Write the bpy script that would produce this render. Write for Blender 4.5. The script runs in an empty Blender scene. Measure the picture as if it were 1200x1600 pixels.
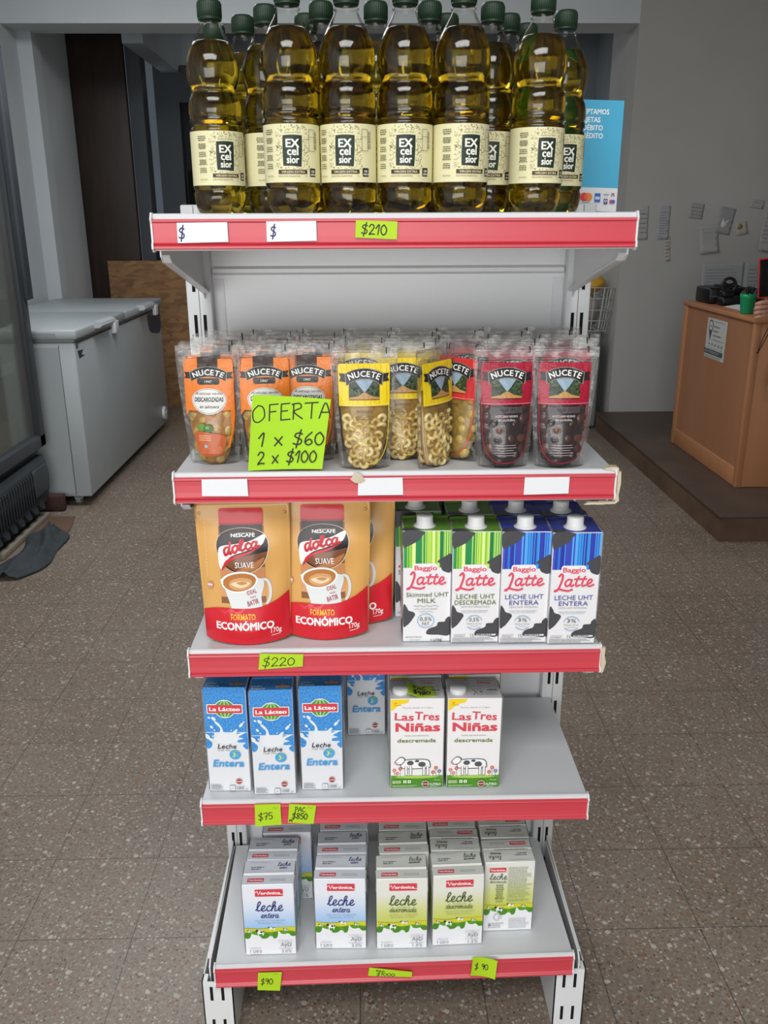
import bpy, bmesh, math, random
from mathutils import Vector, Matrix, noise
from mathutils.geometry import tessellate_polygon

SC = bpy.context.scene
COL = SC.collection
PI = math.pi
# ------------------------------------------------------------------ camera, world, lights
def make_camera():
    f, th, ro, yaw = 1348.78, 0.32468, 0.004245, 0.019125
    cam = bpy.data.cameras.new('camera'); o = bpy.data.objects.new('camera', cam); COL.objects.link(o)
    cam.sensor_fit = 'VERTICAL'; cam.sensor_height = 24.0; cam.lens = f / 1600 * 24.0
    cam.clip_start = 0.02; cam.clip_end = 60
    r = Vector((math.cos(yaw), -math.sin(yaw), 0)); fh = Vector((math.sin(yaw), math.cos(yaw), 0)); z = Vector((0, 0, 1))
    fw = math.cos(th) * fh - math.sin(th) * z; up = math.sin(th) * fh + math.cos(th) * z
    X = math.cos(ro) * r - math.sin(ro) * up; Y = math.sin(ro) * r + math.cos(ro) * up
    m = Matrix((X, Y, -fw)).transposed().to_4x4(); m.translation = Vector((-0.03782, -1.141, 1.35))
    o.matrix_world = m
    SC.camera = o
make_camera()

SC.view_settings.view_transform = 'Standard'
SC.view_settings.look = 'None'
SC.view_settings.gamma = 1.0
SC.view_settings.exposure = -0.07
SC.view_settings.use_curve_mapping = False
SC.cycles.transparent_max_bounces = 40
SC.cycles.max_bounces = 14

w = bpy.data.worlds.new('daylight'); SC.world = w; w.use_nodes = True
w.node_tree.nodes['Background'].inputs[0].default_value = (0.80, 0.88, 1.0, 1)
w.node_tree.nodes['Background'].inputs[1].default_value = 0.7

def area(name, loc, rot, sx, sy, power, col):
    l = bpy.data.lights.new(name, 'AREA'); l.shape = 'RECTANGLE'; l.size = sx; l.size_y = sy
    l.energy = power; l.color = col
    o = bpy.data.objects.new(name, l); COL.objects.link(o); o.location = loc; o.rotation_euler = rot
    return o
# daylight that falls through the shop window and the open door behind the photographer
area('shop_window_daylight', (-0.7, -3.3, 1.05), (math.radians(90), 0, 0), 2.6, 1.6, 64, (1.0, 0.985, 0.965))
# unseen overhead lamp added to brighten carton tops and shelf decks
area('overhead_fill_light', (-0.2, -1.9, 2.90), (0, 0, 0), 2.0, 1.0, 66, (0.97, 0.99, 1.0))
area('overhead_fill_light', (-0.7, 2.5, 2.90), (0, 0, 0), 2.0, 1.3, 58, (0.96, 0.98, 1.0))  # second unseen lamp, added to fill the dark background
area('passage_fill_light', (0.2, 6.7, 2.90), (0, 0, 0), 2.2, 0.5, 13, (0.95, 0.98, 1.0))  # unseen lamp added to lift the dark passage

# ------------------------------------------------------------------ materials
def lin(c):
    c = c / 255.0
    return c / 12.92 if c <= 0.04045 else ((c + 0.055) / 1.055) ** 2.4
def hexc(h):
    h = h.lstrip('#')
    return (lin(int(h[0:2], 16)), lin(int(h[2:4], 16)), lin(int(h[4:6], 16)), 1.0)
MATS = {}
def mat(name, col='#808080', rough=0.5, metal=0.0, spec=0.5, coat=0.0, bump=None, vary=None, trans=0.0, ior=1.45):
    """procedural principled material; bump=(scale, strength, distance); vary=(scale, other colour, amount, stretch)"""
    if name in MATS: return MATS[name]
    m = bpy.data.materials.new(name); m.use_nodes = True; MATS[name] = m
    nt = m.node_tree; b = nt.nodes['Principled BSDF']
    c = hexc(col) if isinstance(col, str) else col
    b.inputs['Base Color'].default_value = c
    b.inputs['Roughness'].default_value = rough; b.inputs['Metallic'].default_value = metal
    b.inputs['Specular IOR Level'].default_value = spec
    b.inputs['Coat Weight'].default_value = coat; b.inputs['Coat Roughness'].default_value = 0.08
    b.inputs['Transmission Weight'].default_value = trans; b.inputs['IOR'].default_value = ior
    tc = None
    if bump or vary: tc = nt.nodes.new('ShaderNodeTexCoord')
    if vary:
        n = nt.nodes.new('ShaderNodeTexNoise'); n.inputs['Scale'].default_value = vary[0]; n.inputs['Detail'].default_value = 5
        src = tc.outputs['Object']
        if len(vary) > 3:
            mp = nt.nodes.new('ShaderNodeMapping'); mp.inputs['Scale'].default_value = vary[3]
            nt.links.new(src, mp.inputs[0]); src = mp.outputs[0]
        nt.links.new(src, n.inputs['Vector'])
        rp = nt.nodes.new('ShaderNodeValToRGB'); rp.color_ramp.elements[0].position = 0.35; rp.color_ramp.elements[1].position = 0.7
        rp.color_ramp.elements[0].color = c; c2 = hexc(vary[1]); k = vary[2]
        rp.color_ramp.elements[1].color = tuple(c[i] * (1 - k) + c2[i] * k for i in range(4))
        nt.links.new(n.outputs['Fac'], rp.inputs[0]); nt.links.new(rp.outputs[0], b.inputs['Base Color'])
    if bump:
        n = nt.nodes.new('ShaderNodeTexNoise'); n.inputs['Scale'].default_value = bump[0]; n.inputs['Detail'].default_value = 3
        if len(bump) > 3: n.noise_type = 'RIDGED_MULTIFRACTAL'; n.normalize = True; n.inputs['Detail'].default_value = 2
        nt.links.new(tc.outputs['Object'], n.inputs['Vector'])
        bp = nt.nodes.new('ShaderNodeBump'); bp.inputs['Strength'].default_value = bump[1]; bp.inputs['Distance'].default_value = bump[2]
        nt.links.new(n.outputs['Fac'], bp.inputs['Height']); nt.links.new(bp.outputs[0], b.inputs['Normal'])
    return m
def ink(h):
    return mat('ink_' + h.strip('#'), h, 0.42)
def foilink(h):
    return mat('foil_' + h.strip('#'), h, 0.24, 0.0, 0.5, 0.0, bump=(11, 0.9, 0.022, 1))
def cartonink(h):
    return mat('board_' + h.strip('#'), h, 0.36, 0, 0.5, 0.0, bump=(26, 0.25, 0.003))
def gradient(name, stops, rough=0.36):
    """printed colour gradient along the v direction of the sheet's UV map"""
    if name in MATS: return MATS[name]
    m = bpy.data.materials.new(name); m.use_nodes = True; MATS[name] = m
    nt = m.node_tree; b = nt.nodes['Principled BSDF']; b.inputs['Roughness'].default_value = rough
    uv = nt.nodes.new('ShaderNodeUVMap'); sp = nt.nodes.new('ShaderNodeSeparateXYZ'); rp = nt.nodes.new('ShaderNodeValToRGB')
    nt.links.new(uv.outputs[0], sp.inputs[0]); nt.links.new(sp.outputs[1], rp.inputs[0]); nt.links.new(rp.outputs[0], b.inputs['Base Color'])
    e = rp.color_ramp.elements
    while len(e) < len(stops): e.new(0.5)
    for i, (p, h) in enumerate(stops): e[i].position = p; e[i].color = hexc(h)
    return m
def film(name, tint='#ffffff', haze=0.06, gloss=0.12, bump=(60, 0.8, 0.006), rough=0.1):
    """thin clear plastic: see-through sheet with wrinkled reflections"""
    if name in MATS: return MATS[name]
    m = bpy.data.materials.new(name); m.use_nodes = True; MATS[name] = m
    nt = m.node_tree; nt.nodes.remove(nt.nodes['Principled BSDF']); out = nt.nodes['Material Output']
    tr = nt.nodes.new('ShaderNodeBsdfTransparent'); tr.inputs[0].default_value = hexc(tint)
    gl = nt.nodes.new('ShaderNodeBsdfGlossy'); gl.inputs['Roughness'].default_value = rough
    df = nt.nodes.new('ShaderNodeBsdfDiffuse'); df.inputs[0].default_value = (0.8, 0.79, 0.78, 1)
    lw = nt.nodes.new('ShaderNodeLayerWeight'); lw.inputs['Blend'].default_value = 0.16
    mt = nt.nodes.new('ShaderNodeMath'); mt.operation = 'MULTIPLY_ADD'; mt.inputs[1].default_value = 0.55; mt.inputs[2].default_value = gloss; mt.use_clamp = True
    m1 = nt.nodes.new('ShaderNodeMixShader'); m1.inputs[0].default_value = haze
    m2 = nt.nodes.new('ShaderNodeMixShader')
    nt.links.new(tr.outputs[0], m1.inputs[1]); nt.links.new(df.outputs[0], m1.inputs[2])
    nt.links.new(lw.outputs['Fresnel'], mt.inputs[0]); nt.links.new(mt.outputs[0], m2.inputs[0])
    nt.links.new(m1.outputs[0], m2.inputs[1]); nt.links.new(gl.outputs[0], m2.inputs[2]); nt.links.new(m2.outputs[0], out.inputs[0])
    if bump:
        tc = nt.nodes.new('ShaderNodeTexCoord'); n = nt.nodes.new('ShaderNodeTexNoise'); n.inputs['Scale'].default_value = bump[0]; n.inputs['Detail'].default_value = 2
        if len(bump) > 3: n.noise_type = 'RIDGED_MULTIFRACTAL'; n.normalize = True
        nt.links.new(tc.outputs['Object'], n.inputs['Vector'])
        bp = nt.nodes.new('ShaderNodeBump'); bp.inputs['Strength'].default_value = bump[1]; bp.inputs['Distance'].default_value = bump[2]
        nt.links.new(n.outputs['Fac'], bp.inputs['Height'])
        nt.links.new(bp.outputs[0], gl.inputs['Normal']); nt.links.new(bp.outputs[0], lw.inputs['Normal'])
    return m

def terrazzo():
    m = bpy.data.materials.new('terrazzo'); m.use_nodes = True; nt = m.node_tree; b = nt.nodes['Principled BSDF']
    b.inputs['Roughness'].default_value = 0.42
    N = nt.nodes.new; L = nt.links.new
    tc = N('ShaderNodeTexCoord')
    def vor(scale, randomness=1.0):
        v = N('ShaderNodeTexVoronoi'); v.inputs['Scale'].default_value = scale; v.inputs['Randomness'].default_value = randomness
        L(warp, v.inputs['Vector']); return v
    # cement ground with cloudy dirt
    n = N('ShaderNodeTexNoise'); n.inputs['Scale'].default_value = 2.2; n.inputs['Detail'].default_value = 6; L(tc.outputs['Object'], n.inputs['Vector'])
    r = N('ShaderNodeValToRGB'); r.color_ramp.elements[0].position = .3; r.color_ramp.elements[1].position = .75
    r.color_ramp.elements[0].color = hexc('#73665a'); r.color_ramp.elements[1].color = hexc('#83776a'); L(n.outputs['Fac'], r.inputs[0])
    n2 = N('ShaderNodeTexNoise'); n2.inputs['Scale'].default_value = 130; n2.inputs['Detail'].default_value = 4; L(tc.outputs['Object'], n2.inputs['Vector'])
    mx = N('ShaderNodeMix'); mx.data_type = 'RGBA'; mx.blend_type = 'OVERLAY'; mx.inputs[0].default_value = 0.55
    L(r.outputs[0], mx.inputs[6]); L(n2.outputs['Fac'], mx.inputs[7]); cur = mx.outputs[2]
    wn = N('ShaderNodeTexNoise'); wn.inputs['Scale'].default_value = 160; L(tc.outputs['Object'], wn.inputs['Vector'])
    wm = N('ShaderNodeVectorMath'); wm.operation = 'MULTIPLY_ADD'; wm.inputs[1].default_value = (.006, .006, 0); L(wn.outputs['Color'], wm.inputs[0]); L(tc.outputs['Object'], wm.inputs[2]); warp = wm.outputs[0]
    # stone chips: white, brown, dark
    for scale, thr, col, lo, hi in ((190, .44, '#9b9187', .74, 2), (150, .42, '#b9b0a6', .88, 2), (120, .40, '#7a4d33', .91, 2), (170, .40, '#433a34', .84, 2), (88, .36, '#aaa096', .90, 2), (80, .30, '#544c47', .93, 2), (62, .32, '#bdb5ab', .93, 2), (70, .3, '#84573b', .96, 2)):
        v = vor(scale); sp = N('ShaderNodeSeparateColor'); L(v.outputs['Color'], sp.inputs[0])
        a = N('ShaderNodeMath'); a.operation = 'LESS_THAN'; a.inputs[1].default_value = thr; L(v.outputs['Distance'], a.inputs[0])
        c = N('ShaderNodeMath'); c.operation = 'GREATER_THAN'; c.inputs[1].default_value = lo; L(sp.outputs[0], c.inputs[0])
        p = N('ShaderNodeMath'); p.operation = 'MULTIPLY'; L(a.outputs[0], p.inputs[0]); L(c.outputs[0], p.inputs[1])
        p2 = N('ShaderNodeMath'); p2.operation = 'MULTIPLY'; p2.inputs[1].default_value = .72; L(p.outputs[0], p2.inputs[0])
        q = N('ShaderNodeMix'); q.data_type = 'RGBA'; L(p2.outputs[0], q.inputs[0]); L(cur, q.inputs[6]); q.inputs[7].default_value = hexc(col); cur = q.outputs[2]
    # tile joints
    br = N('ShaderNodeTexBrick'); br.offset = 0.0; br.inputs['Scale'].default_value = 1.0
    br.inputs['Brick Width'].default_value = 0.2275; br.inputs['Row Height'].default_value = 0.2293; br.inputs['Mortar Size'].default_value = 0.0013; br.inputs['Mortar Smooth'].default_value = .3
    mp = N('ShaderNodeMapping'); mp.inputs['Location'].default_value = (-0.166, -0.2264, 0); L(tc.outputs['Object'], mp.inputs[0]); L(mp.outputs[0], br.inputs['Vector'])
    ml = N('ShaderNodeMath'); ml.operation = 'MULTIPLY'; ml.inputs[1].default_value = 0.7; L(br.outputs['Fac'], ml.inputs[0])
    q = N('ShaderNodeMix'); q.data_type = 'RGBA'; L(ml.outputs[0], q.inputs[0]); L(cur, q.inputs[6]); q.inputs[7].default_value = hexc('#35302c')
    L(q.outputs[2], b.inputs['Base Color'])
    return m

# ------------------------------------------------------------------ mesh builder
class MB:
    def __init__(s): s.v = []; s.f = []; s.m = []; s.sm = []; s.uv = {}; s.mats = []
    def mi(s, m):
        if m not in s.mats: s.mats.append(m)
        return s.mats.index(m)
    def add(s, vs, fs, m, smooth=False, uvs=None):
        o = len(s.v); s.v.extend([tuple(p) for p in vs]); k = s.mi(m)
        for f in fs: s.f.append(tuple(i + o for i in f)); s.m.append(k); s.sm.append(smooth)
        if uvs:
            for i, u in enumerate(uvs): s.uv[o + i] = u
    def box(s, x0, y0, z0, x1, y1, z1, m):
        v = [(x0,y0,z0),(x1,y0,z0),(x1,y1,z0),(x0,y1,z0),(x0,y0,z1),(x1,y0,z1),(x1,y1,z1),(x0,y1,z1)]
        s.add(v, [(0,3,2,1),(4,5,6,7),(0,1,5,4),(1,2,6,5),(2,3,7,6),(3,0,4,7)], m)
    def rbox(s, x0, y0, z0, x1, y1, z1, m, r=0.004, seg=2):
        """box with rounded edges"""
        bm = bmesh.new(); bmesh.ops.create_cube(bm, size=1)
        for p in bm.verts: p.co = Vector(((x0+x1)/2 + p.co.x*(x1-x0), (y0+y1)/2 + p.co.y*(y1-y0), (z0+z1)/2 + p.co.z*(z1-z0)))
        bmesh.ops.bevel(bm, geom=bm.edges[:], offset=r, segments=seg, profile=.5, affect='EDGES')
        s.bm(bm, m, True)
    def bm(s, bm, m, smooth=False):
        bm.verts.index_update(); s.add([p.co for p in bm.verts], [[q.index for q in f.verts] for f in bm.faces], m, smooth); bm.free()
    def prism(s, pts, axis, a0, a1, m, smooth=False):
        """closed outline pts (2-D) extruded along axis from a0 to a1"""
        def P(p, a): return {'x': (a, p[0], p[1]), 'y': (p[0], a, p[1]), 'z': (p[0], p[1], a)}[axis]
        n = len(pts); v = [P(p, a0) for p in pts] + [P(p, a1) for p in pts]
        fs = [(i, (i+1) % n, n + (i+1) % n, n + i) for i in range(n)]
        t = tessellate_polygon([[Vector((p[0], p[1], 0)) for p in pts]])
        fs += [tuple(reversed(q)) for q in t] + [tuple(i + n for i in q) for q in t]
        s.add(v, fs, m, smooth)
    def lathe(s, prof, m, seg=40, c=(0, 0, 0), axis='z', ripple=None):
        """profile list of (r, z); r=0 ends close"""
        n = len(prof); vs = []; fs = []
        for (r, z) in prof:
            for k in range(seg):
                a = 2*PI*k/seg; rr = r * (1 + (ripple(a, z) if ripple else 0))
                p = (rr*math.cos(a), rr*math.sin(a), z)
                if axis == 'y': p = (p[0], p[2], p[1])
                if axis == 'x': p = (p[2], p[0], p[1])
                vs.append((p[0]+c[0], p[1]+c[1], p[2]+c[2]))
        for i in range(n-1):
            for k in range(seg):
                a, b2 = i*seg+k, i*seg+(k+1) % seg
                fs.append((a, b2, b2+seg, a+seg))
        s.add(vs, fs, m, True)
    def cyl(s, p0, p1, r0, r1, m, seg=16, caps=True, smooth=True):
        p0 = Vector(p0); p1 = Vector(p1); d = (p1-p0).normalized(); u = d.orthogonal().normalized(); w2 = d.cross(u)
        vs = []
        for p, r in ((p0, r0), (p1, r1)):
            for k in range(seg):
                a = 2*PI*k/seg; vs.append(p + r*(math.cos(a)*u + math.sin(a)*w2))
        s.add(vs, [(k, (k+1) % seg, seg+(k+1) % seg, seg+k) for k in range(seg)], m, smooth)
        if caps: s.add(vs, [tuple(range(seg))[::-1], tuple(range(seg, 2*seg))], m)
    def tube(s, pts, r, m, seg=8, closed=False):
        pts = [Vector(p) for p in pts]; n = len(pts); vs = []; fs = []; u = None
        for i, p in enumerate(pts):
            d = (pts[(i+1) % n] - pts[i-1]) if closed else (pts[min(i+1, n-1)] - pts[max(i-1, 0)])
            d.normalize()
            u = d.orthogonal().normalized() if u is None else (u - d*u.dot(d)).normalized()
            w2 = d.cross(u)
            for k in range(seg):
                a = 2*PI*k/seg; vs.append(p + r*(math.cos(a)*u + math.sin(a)*w2))
        for i in range(n if closed else n-1):
            for k in range(seg):
                a, b2 = i*seg+k, i*seg+(k+1) % seg; j = ((i+1) % n)*seg
                fs.append((a, b2, j+(k+1) % seg, j+k))
        s.add(vs, fs, m, True)
        if not closed: s.add(vs, [tuple(range(seg))[::-1], tuple(range((n-1)*seg, n*seg))], m)
    def ball(s, c, rx, ry, rz, m, rot=None, u=12, v=8):
        vs = [(0, 0, 1)]; 
        for i in range(1, v):
            t = PI*i/v
            for k in range(u): a = 2*PI*k/u; vs.append((math.sin(t)*math.cos(a), math.sin(t)*math.sin(a), math.cos(t)))
        vs.append((0, 0, -1)); R = rot or Matrix.Identity(3)
        V = [R @ Vector((p[0]*rx, p[1]*ry, p[2]*rz)) + Vector(c) for p in vs]
        fs = [(0, 1+k, 1+(k+1) % u) for k in range(u)]
        for i in range(v-2):
            for k in range(u):
                a, b2 = 1+i*u+k, 1+i*u+(k+1) % u; fs.append((a, a+u, b2+u, b2))
        e = len(vs)-1; o = 1+(v-2)*u
        fs += [(o+k, e, o+(k+1) % u) for k in range(u)]
        s.add(V, fs, m, True)
    def torus(s, c, R, r, m, rot=None, u=18, v=9, zs=1.0):
        vs = []; fs = []; M = rot or Matrix.Identity(3)
        for i in range(u):
            a = 2*PI*i/u
            for k in range(v):
                b2 = 2*PI*k/v; p = Vector(((R+r*math.cos(b2))*math.cos(a), (R+r*math.cos(b2))*math.sin(a), zs*r*math.sin(b2)))
                vs.append(M @ p + Vector(c))
        for i in range(u):
            for k in range(v): fs.append((i*v+k, ((i+1) % u)*v+k, ((i+1) % u)*v+(k+1) % v, i*v+(k+1) % v))
        s.add(vs, fs, m, True)
    def build(s, name, parent=None):
        me = bpy.data.meshes.new(name); me.from_pydata(s.v, [], s.f)
        for m in s.mats: me.materials.append(m)
        me.polygons.foreach_set('material_index', s.m); me.polygons.foreach_set('use_smooth', s.sm)
        if s.uv:
            l = me.uv_layers.new(name='UVMap')
            for lp in me.loops: l.data[lp.index].uv = s.uv.get(lp.vertex_index, (0, 0))
        me.update(); o = bpy.data.objects.new(name, me); COL.objects.link(o)
        if parent is not None: o.parent = parent
        return o
def clean(o, dist=1e-6):
    bm = bmesh.new(); bm.from_mesh(o.data); bmesh.ops.remove_doubles(bm, verts=bm.verts, dist=dist)
    bmesh.ops.recalc_face_normals(bm, faces=bm.faces); bm.to_mesh(o.data); bm.free(); return o
def tag(o, label, cat, group=None):
    o['label'] = label; o['category'] = cat
    if group: o['group'] = group
    return o
def empty(name, loc=(0, 0, 0), rz=0.0):
    o = bpy.data.objects.new(name, None); COL.objects.link(o); o.empty_display_size = .03
    o.location = loc; o.rotation_euler = (0, 0, rz); return o
def struct(o): o['kind'] = 'structure'; return o
def copy_tree(o, parent=None):
    c = o.copy(); COL.objects.link(c)
    if parent is not None: c.parent = parent
    for ch in list(o.children): copy_tree(ch, c)
    return c
def placer(proto, loc, rz, label, cat, group, first=set()):
    o = proto
    if proto.name in first: o = copy_tree(proto)
    else: first.add(proto.name)
    o.location = loc; o.rotation_euler = (0, 0, rz); return tag(o, label, cat, group)

# ------------------------------------------------------------------ printing on surfaces
TXT = {}
def text_geo(s, off=0.0, res=2):
    k = (s, off, res)
    if k in TXT: return TXT[k]
    cu = bpy.data.curves.new('t', 'FONT'); cu.body = s; cu.size = 1.0; cu.offset = off; cu.resolution_u = res; cu.fill_mode = 'BOTH'
    o = bpy.data.objects.new('t', cu); COL.objects.link(o)
    dg = bpy.context.evaluated_depsgraph_get(); dg.update(); e = o.evaluated_get(dg); me = e.to_mesh()
    vs = [(p.co.x, p.co.y) for p in me.vertices]; fs = [tuple(p.vertices) for p in me.polygons]
    e.to_mesh_clear(); bpy.data.objects.remove(o); bpy.data.curves.remove(cu)
    if vs: x0 = min(p[0] for p in vs); x1 = max(p[0] for p in vs)
    else: x0, x1 = 0, .3
    TXT[k] = (vs, fs, x0, x1); return TXT[k]
CAP = 0.73
def smooth_pts(p, n=6, closed=False):
    out = []; N = len(p)
    if N < 3: return p
    for i in range(N if closed else N-1):
        def g(j): return p[j % N] if closed else p[max(0, min(N-1, j))]
        a, b, c, d = g(i-1), g(i), g(i+1), g(i+2)
        for k in range(n):
            t = k/n
            out.append(tuple(.5*((2*b[q]) + (-a[q]+c[q])*t + (2*a[q]-5*b[q]+4*c[q]-d[q])*t*t + (-a[q]+3*b[q]-3*c[q]+d[q])*t**3) for q in (0, 1)))
    if not closed: out.append(tuple(p[-1]))
    return out
HAND = {  # pen strokes of handwritten capitals and digits, cap height 1
 '$': (.62, [[(.5,.84),(.33,.95),(.12,.85),(.1,.66),(.3,.52),(.47,.36),(.42,.12),(.22,.04),(.0,.14)], [(.42,1.2),(.3,.5),(.18,-.22)]]),
 '0': (.62, [[(.3,1),(.08,.75),(.05,.3),(.22,0),(.45,.15),(.52,.6),(.3,1)]]),
 '1': (.42, [[(.02,.62),(.3,1),(.2,0)]]),
 '2': (.6, [[(.05,.75),(.2,1),(.42,.92),(.42,.62),(.05,0),(.25,.05),(.52,.02)]]),
 '3': (.55, [[(.05,.9),(.3,1),(.42,.75),(.2,.55),(.45,.35),(.35,.03),(.03,.08)]]),
 '5': (.58, [[(.12,.98),(.1,.55),(.35,.58),(.46,.3),(.3,.02),(.02,.1)], [(.12,.98),(.5,.98)]]),
 '6': (.58, [[(.42,1),(.12,.6),(.06,.2),(.25,0),(.46,.2),(.3,.45),(.08,.25)]]),
 '7': (.55, [[(.02,.95),(.48,.97),(.2,0)], [(.15,.5),(.42,.52)]]),
 '8': (.6, [[(.48,.85),(.25,1),(.1,.78),(.3,.52),(.46,.25),(.25,0),(.06,.2),(.3,.52),(.5,.8)]]),
 '9': (.55, [[(.45,.85),(.22,1),(.06,.72),(.25,.52),(.45,.8),(.42,.4),(.3,0)]]),
 'P': (.6, [[(.15,1),(.1,0)], [(.0,.9),(.35,1),(.5,.75),(.35,.5),(.12,.45)]]),
 'A': (.75, [[(.0,0),(.35,1),(.62,0)], [(.12,.38),(.55,.38)]]),
 'C': (.62, [[(.52,.85),(.3,1),(.06,.6),(.12,.1),(.35,0),(.55,.15)]]),
 'O': (.85, [[(.35,1),(.06,.65),(.08,.1),(.35,-.02),(.65,.3),(.6,.85),(.35,1)]]),
 'F': (.62, [[(.1,1),(.05,0)], [(.1,1),(.55,1.02)], [(.08,.55),(.42,.57)]]),
 'E': (.66, [[(.1,1),(.05,0)], [(.1,1),(.55,1.03)], [(.08,.55),(.42,.57)], [(.05,0),(.55,.02)]]),
 'R': (.7, [[(.1,1),(.05,0)], [(.0,.95),(.4,1),(.48,.72),(.1,.48),(.55,0)]]),
 'T': (.75, [[(.0,1),(.7,1.03)], [(.38,1),(.32,0)]]),
 'x': (.55, [[(.0,.62),(.42,.02)], [(.42,.68),(.0,0)]]),
 '.': (.2, [[(.05,.0),(.08,.05)]]), ' ': (.5, [])}
SCRIPT = {  # joined-up lower case, x height 1
 'l': (.62, [[(0,.15),(.3,.9),(.47,1.75),(.33,2.1),(.17,1.7),(.15,.5),(.3,.02),(.62,.2)]]),
 'e': (.68, [[(0,.2),(.38,.55),(.46,.88),(.27,1.0),(.09,.6),(.15,.12),(.38,0),(.68,.25)]]),
 'c': (.62, [[(.55,.82),(.36,1),(.1,.65),(.12,.2),(.32,0),(.62,.22)]]),
 'h': (.86, [[(0,.2),(.3,1),(.44,1.8),(.3,2.1),(.16,1.6),(.1,0)], [(.1,.25),(.35,.92),(.52,.85),(.48,.25),(.6,0),(.86,.22)]]),
 'n': (.8, [[(.0,.75),(.12,.95),(.12,.5),(.1,0)], [(.1,.25),(.36,.95),(.52,.82),(.48,.25),(.6,0),(.8,.22)]]),
 'm': (1.15, [[(.0,.75),(.12,.95),(.1,0)], [(.1,.25),(.33,.95),(.46,.8),(.42,0)], [(.42,.25),(.68,.95),(.82,.8),(.8,.25),(.92,0),(1.15,.22)]]),
 't': (.56, [[(.34,1.75),(.18,.5),(.26,.03),(.56,.2)], [(.0,1.05),(.5,1.1)]]),
 'r': (.55, [[(.0,.8),(.12,.95),(.12,.4),(.1,0)], [(.1,.4),(.3,.9),(.52,.92)]]),
 'a': (.86, [[(.56,.88),(.32,1),(.08,.62),(.13,.08),(.36,.06),(.56,.5),(.62,.95)], [(.62,.95),(.56,.3),(.66,0),(.86,.22)]]),
 'd': (.86, [[(.56,.85),(.32,1),(.08,.62),(.13,.08),(.36,.06),(.56,.5)], [(.76,2.05),(.58,.4),(.68,0),(.86,.22)]]),
 's': (.55, [[(0,.2),(.36,1.0),(.4,.62),(.46,.22),(.22,0),(.02,.15)]]),
 'o': (.75, [[(.4,1),(.1,.7),(.12,.15),(.36,0),(.6,.35),(.58,.85),(.4,1),(.75,.9)]]),
 'L': (1.0, [[(.2,1.95),(.48,2.35),(.52,1.7),(.4,.8),(.25,.1),(.0,-.3)], [(-.05,-.42),(.3,-.2),(.7,-.32),(1.15,-.36),(1.5,-.15)]])}
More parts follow.
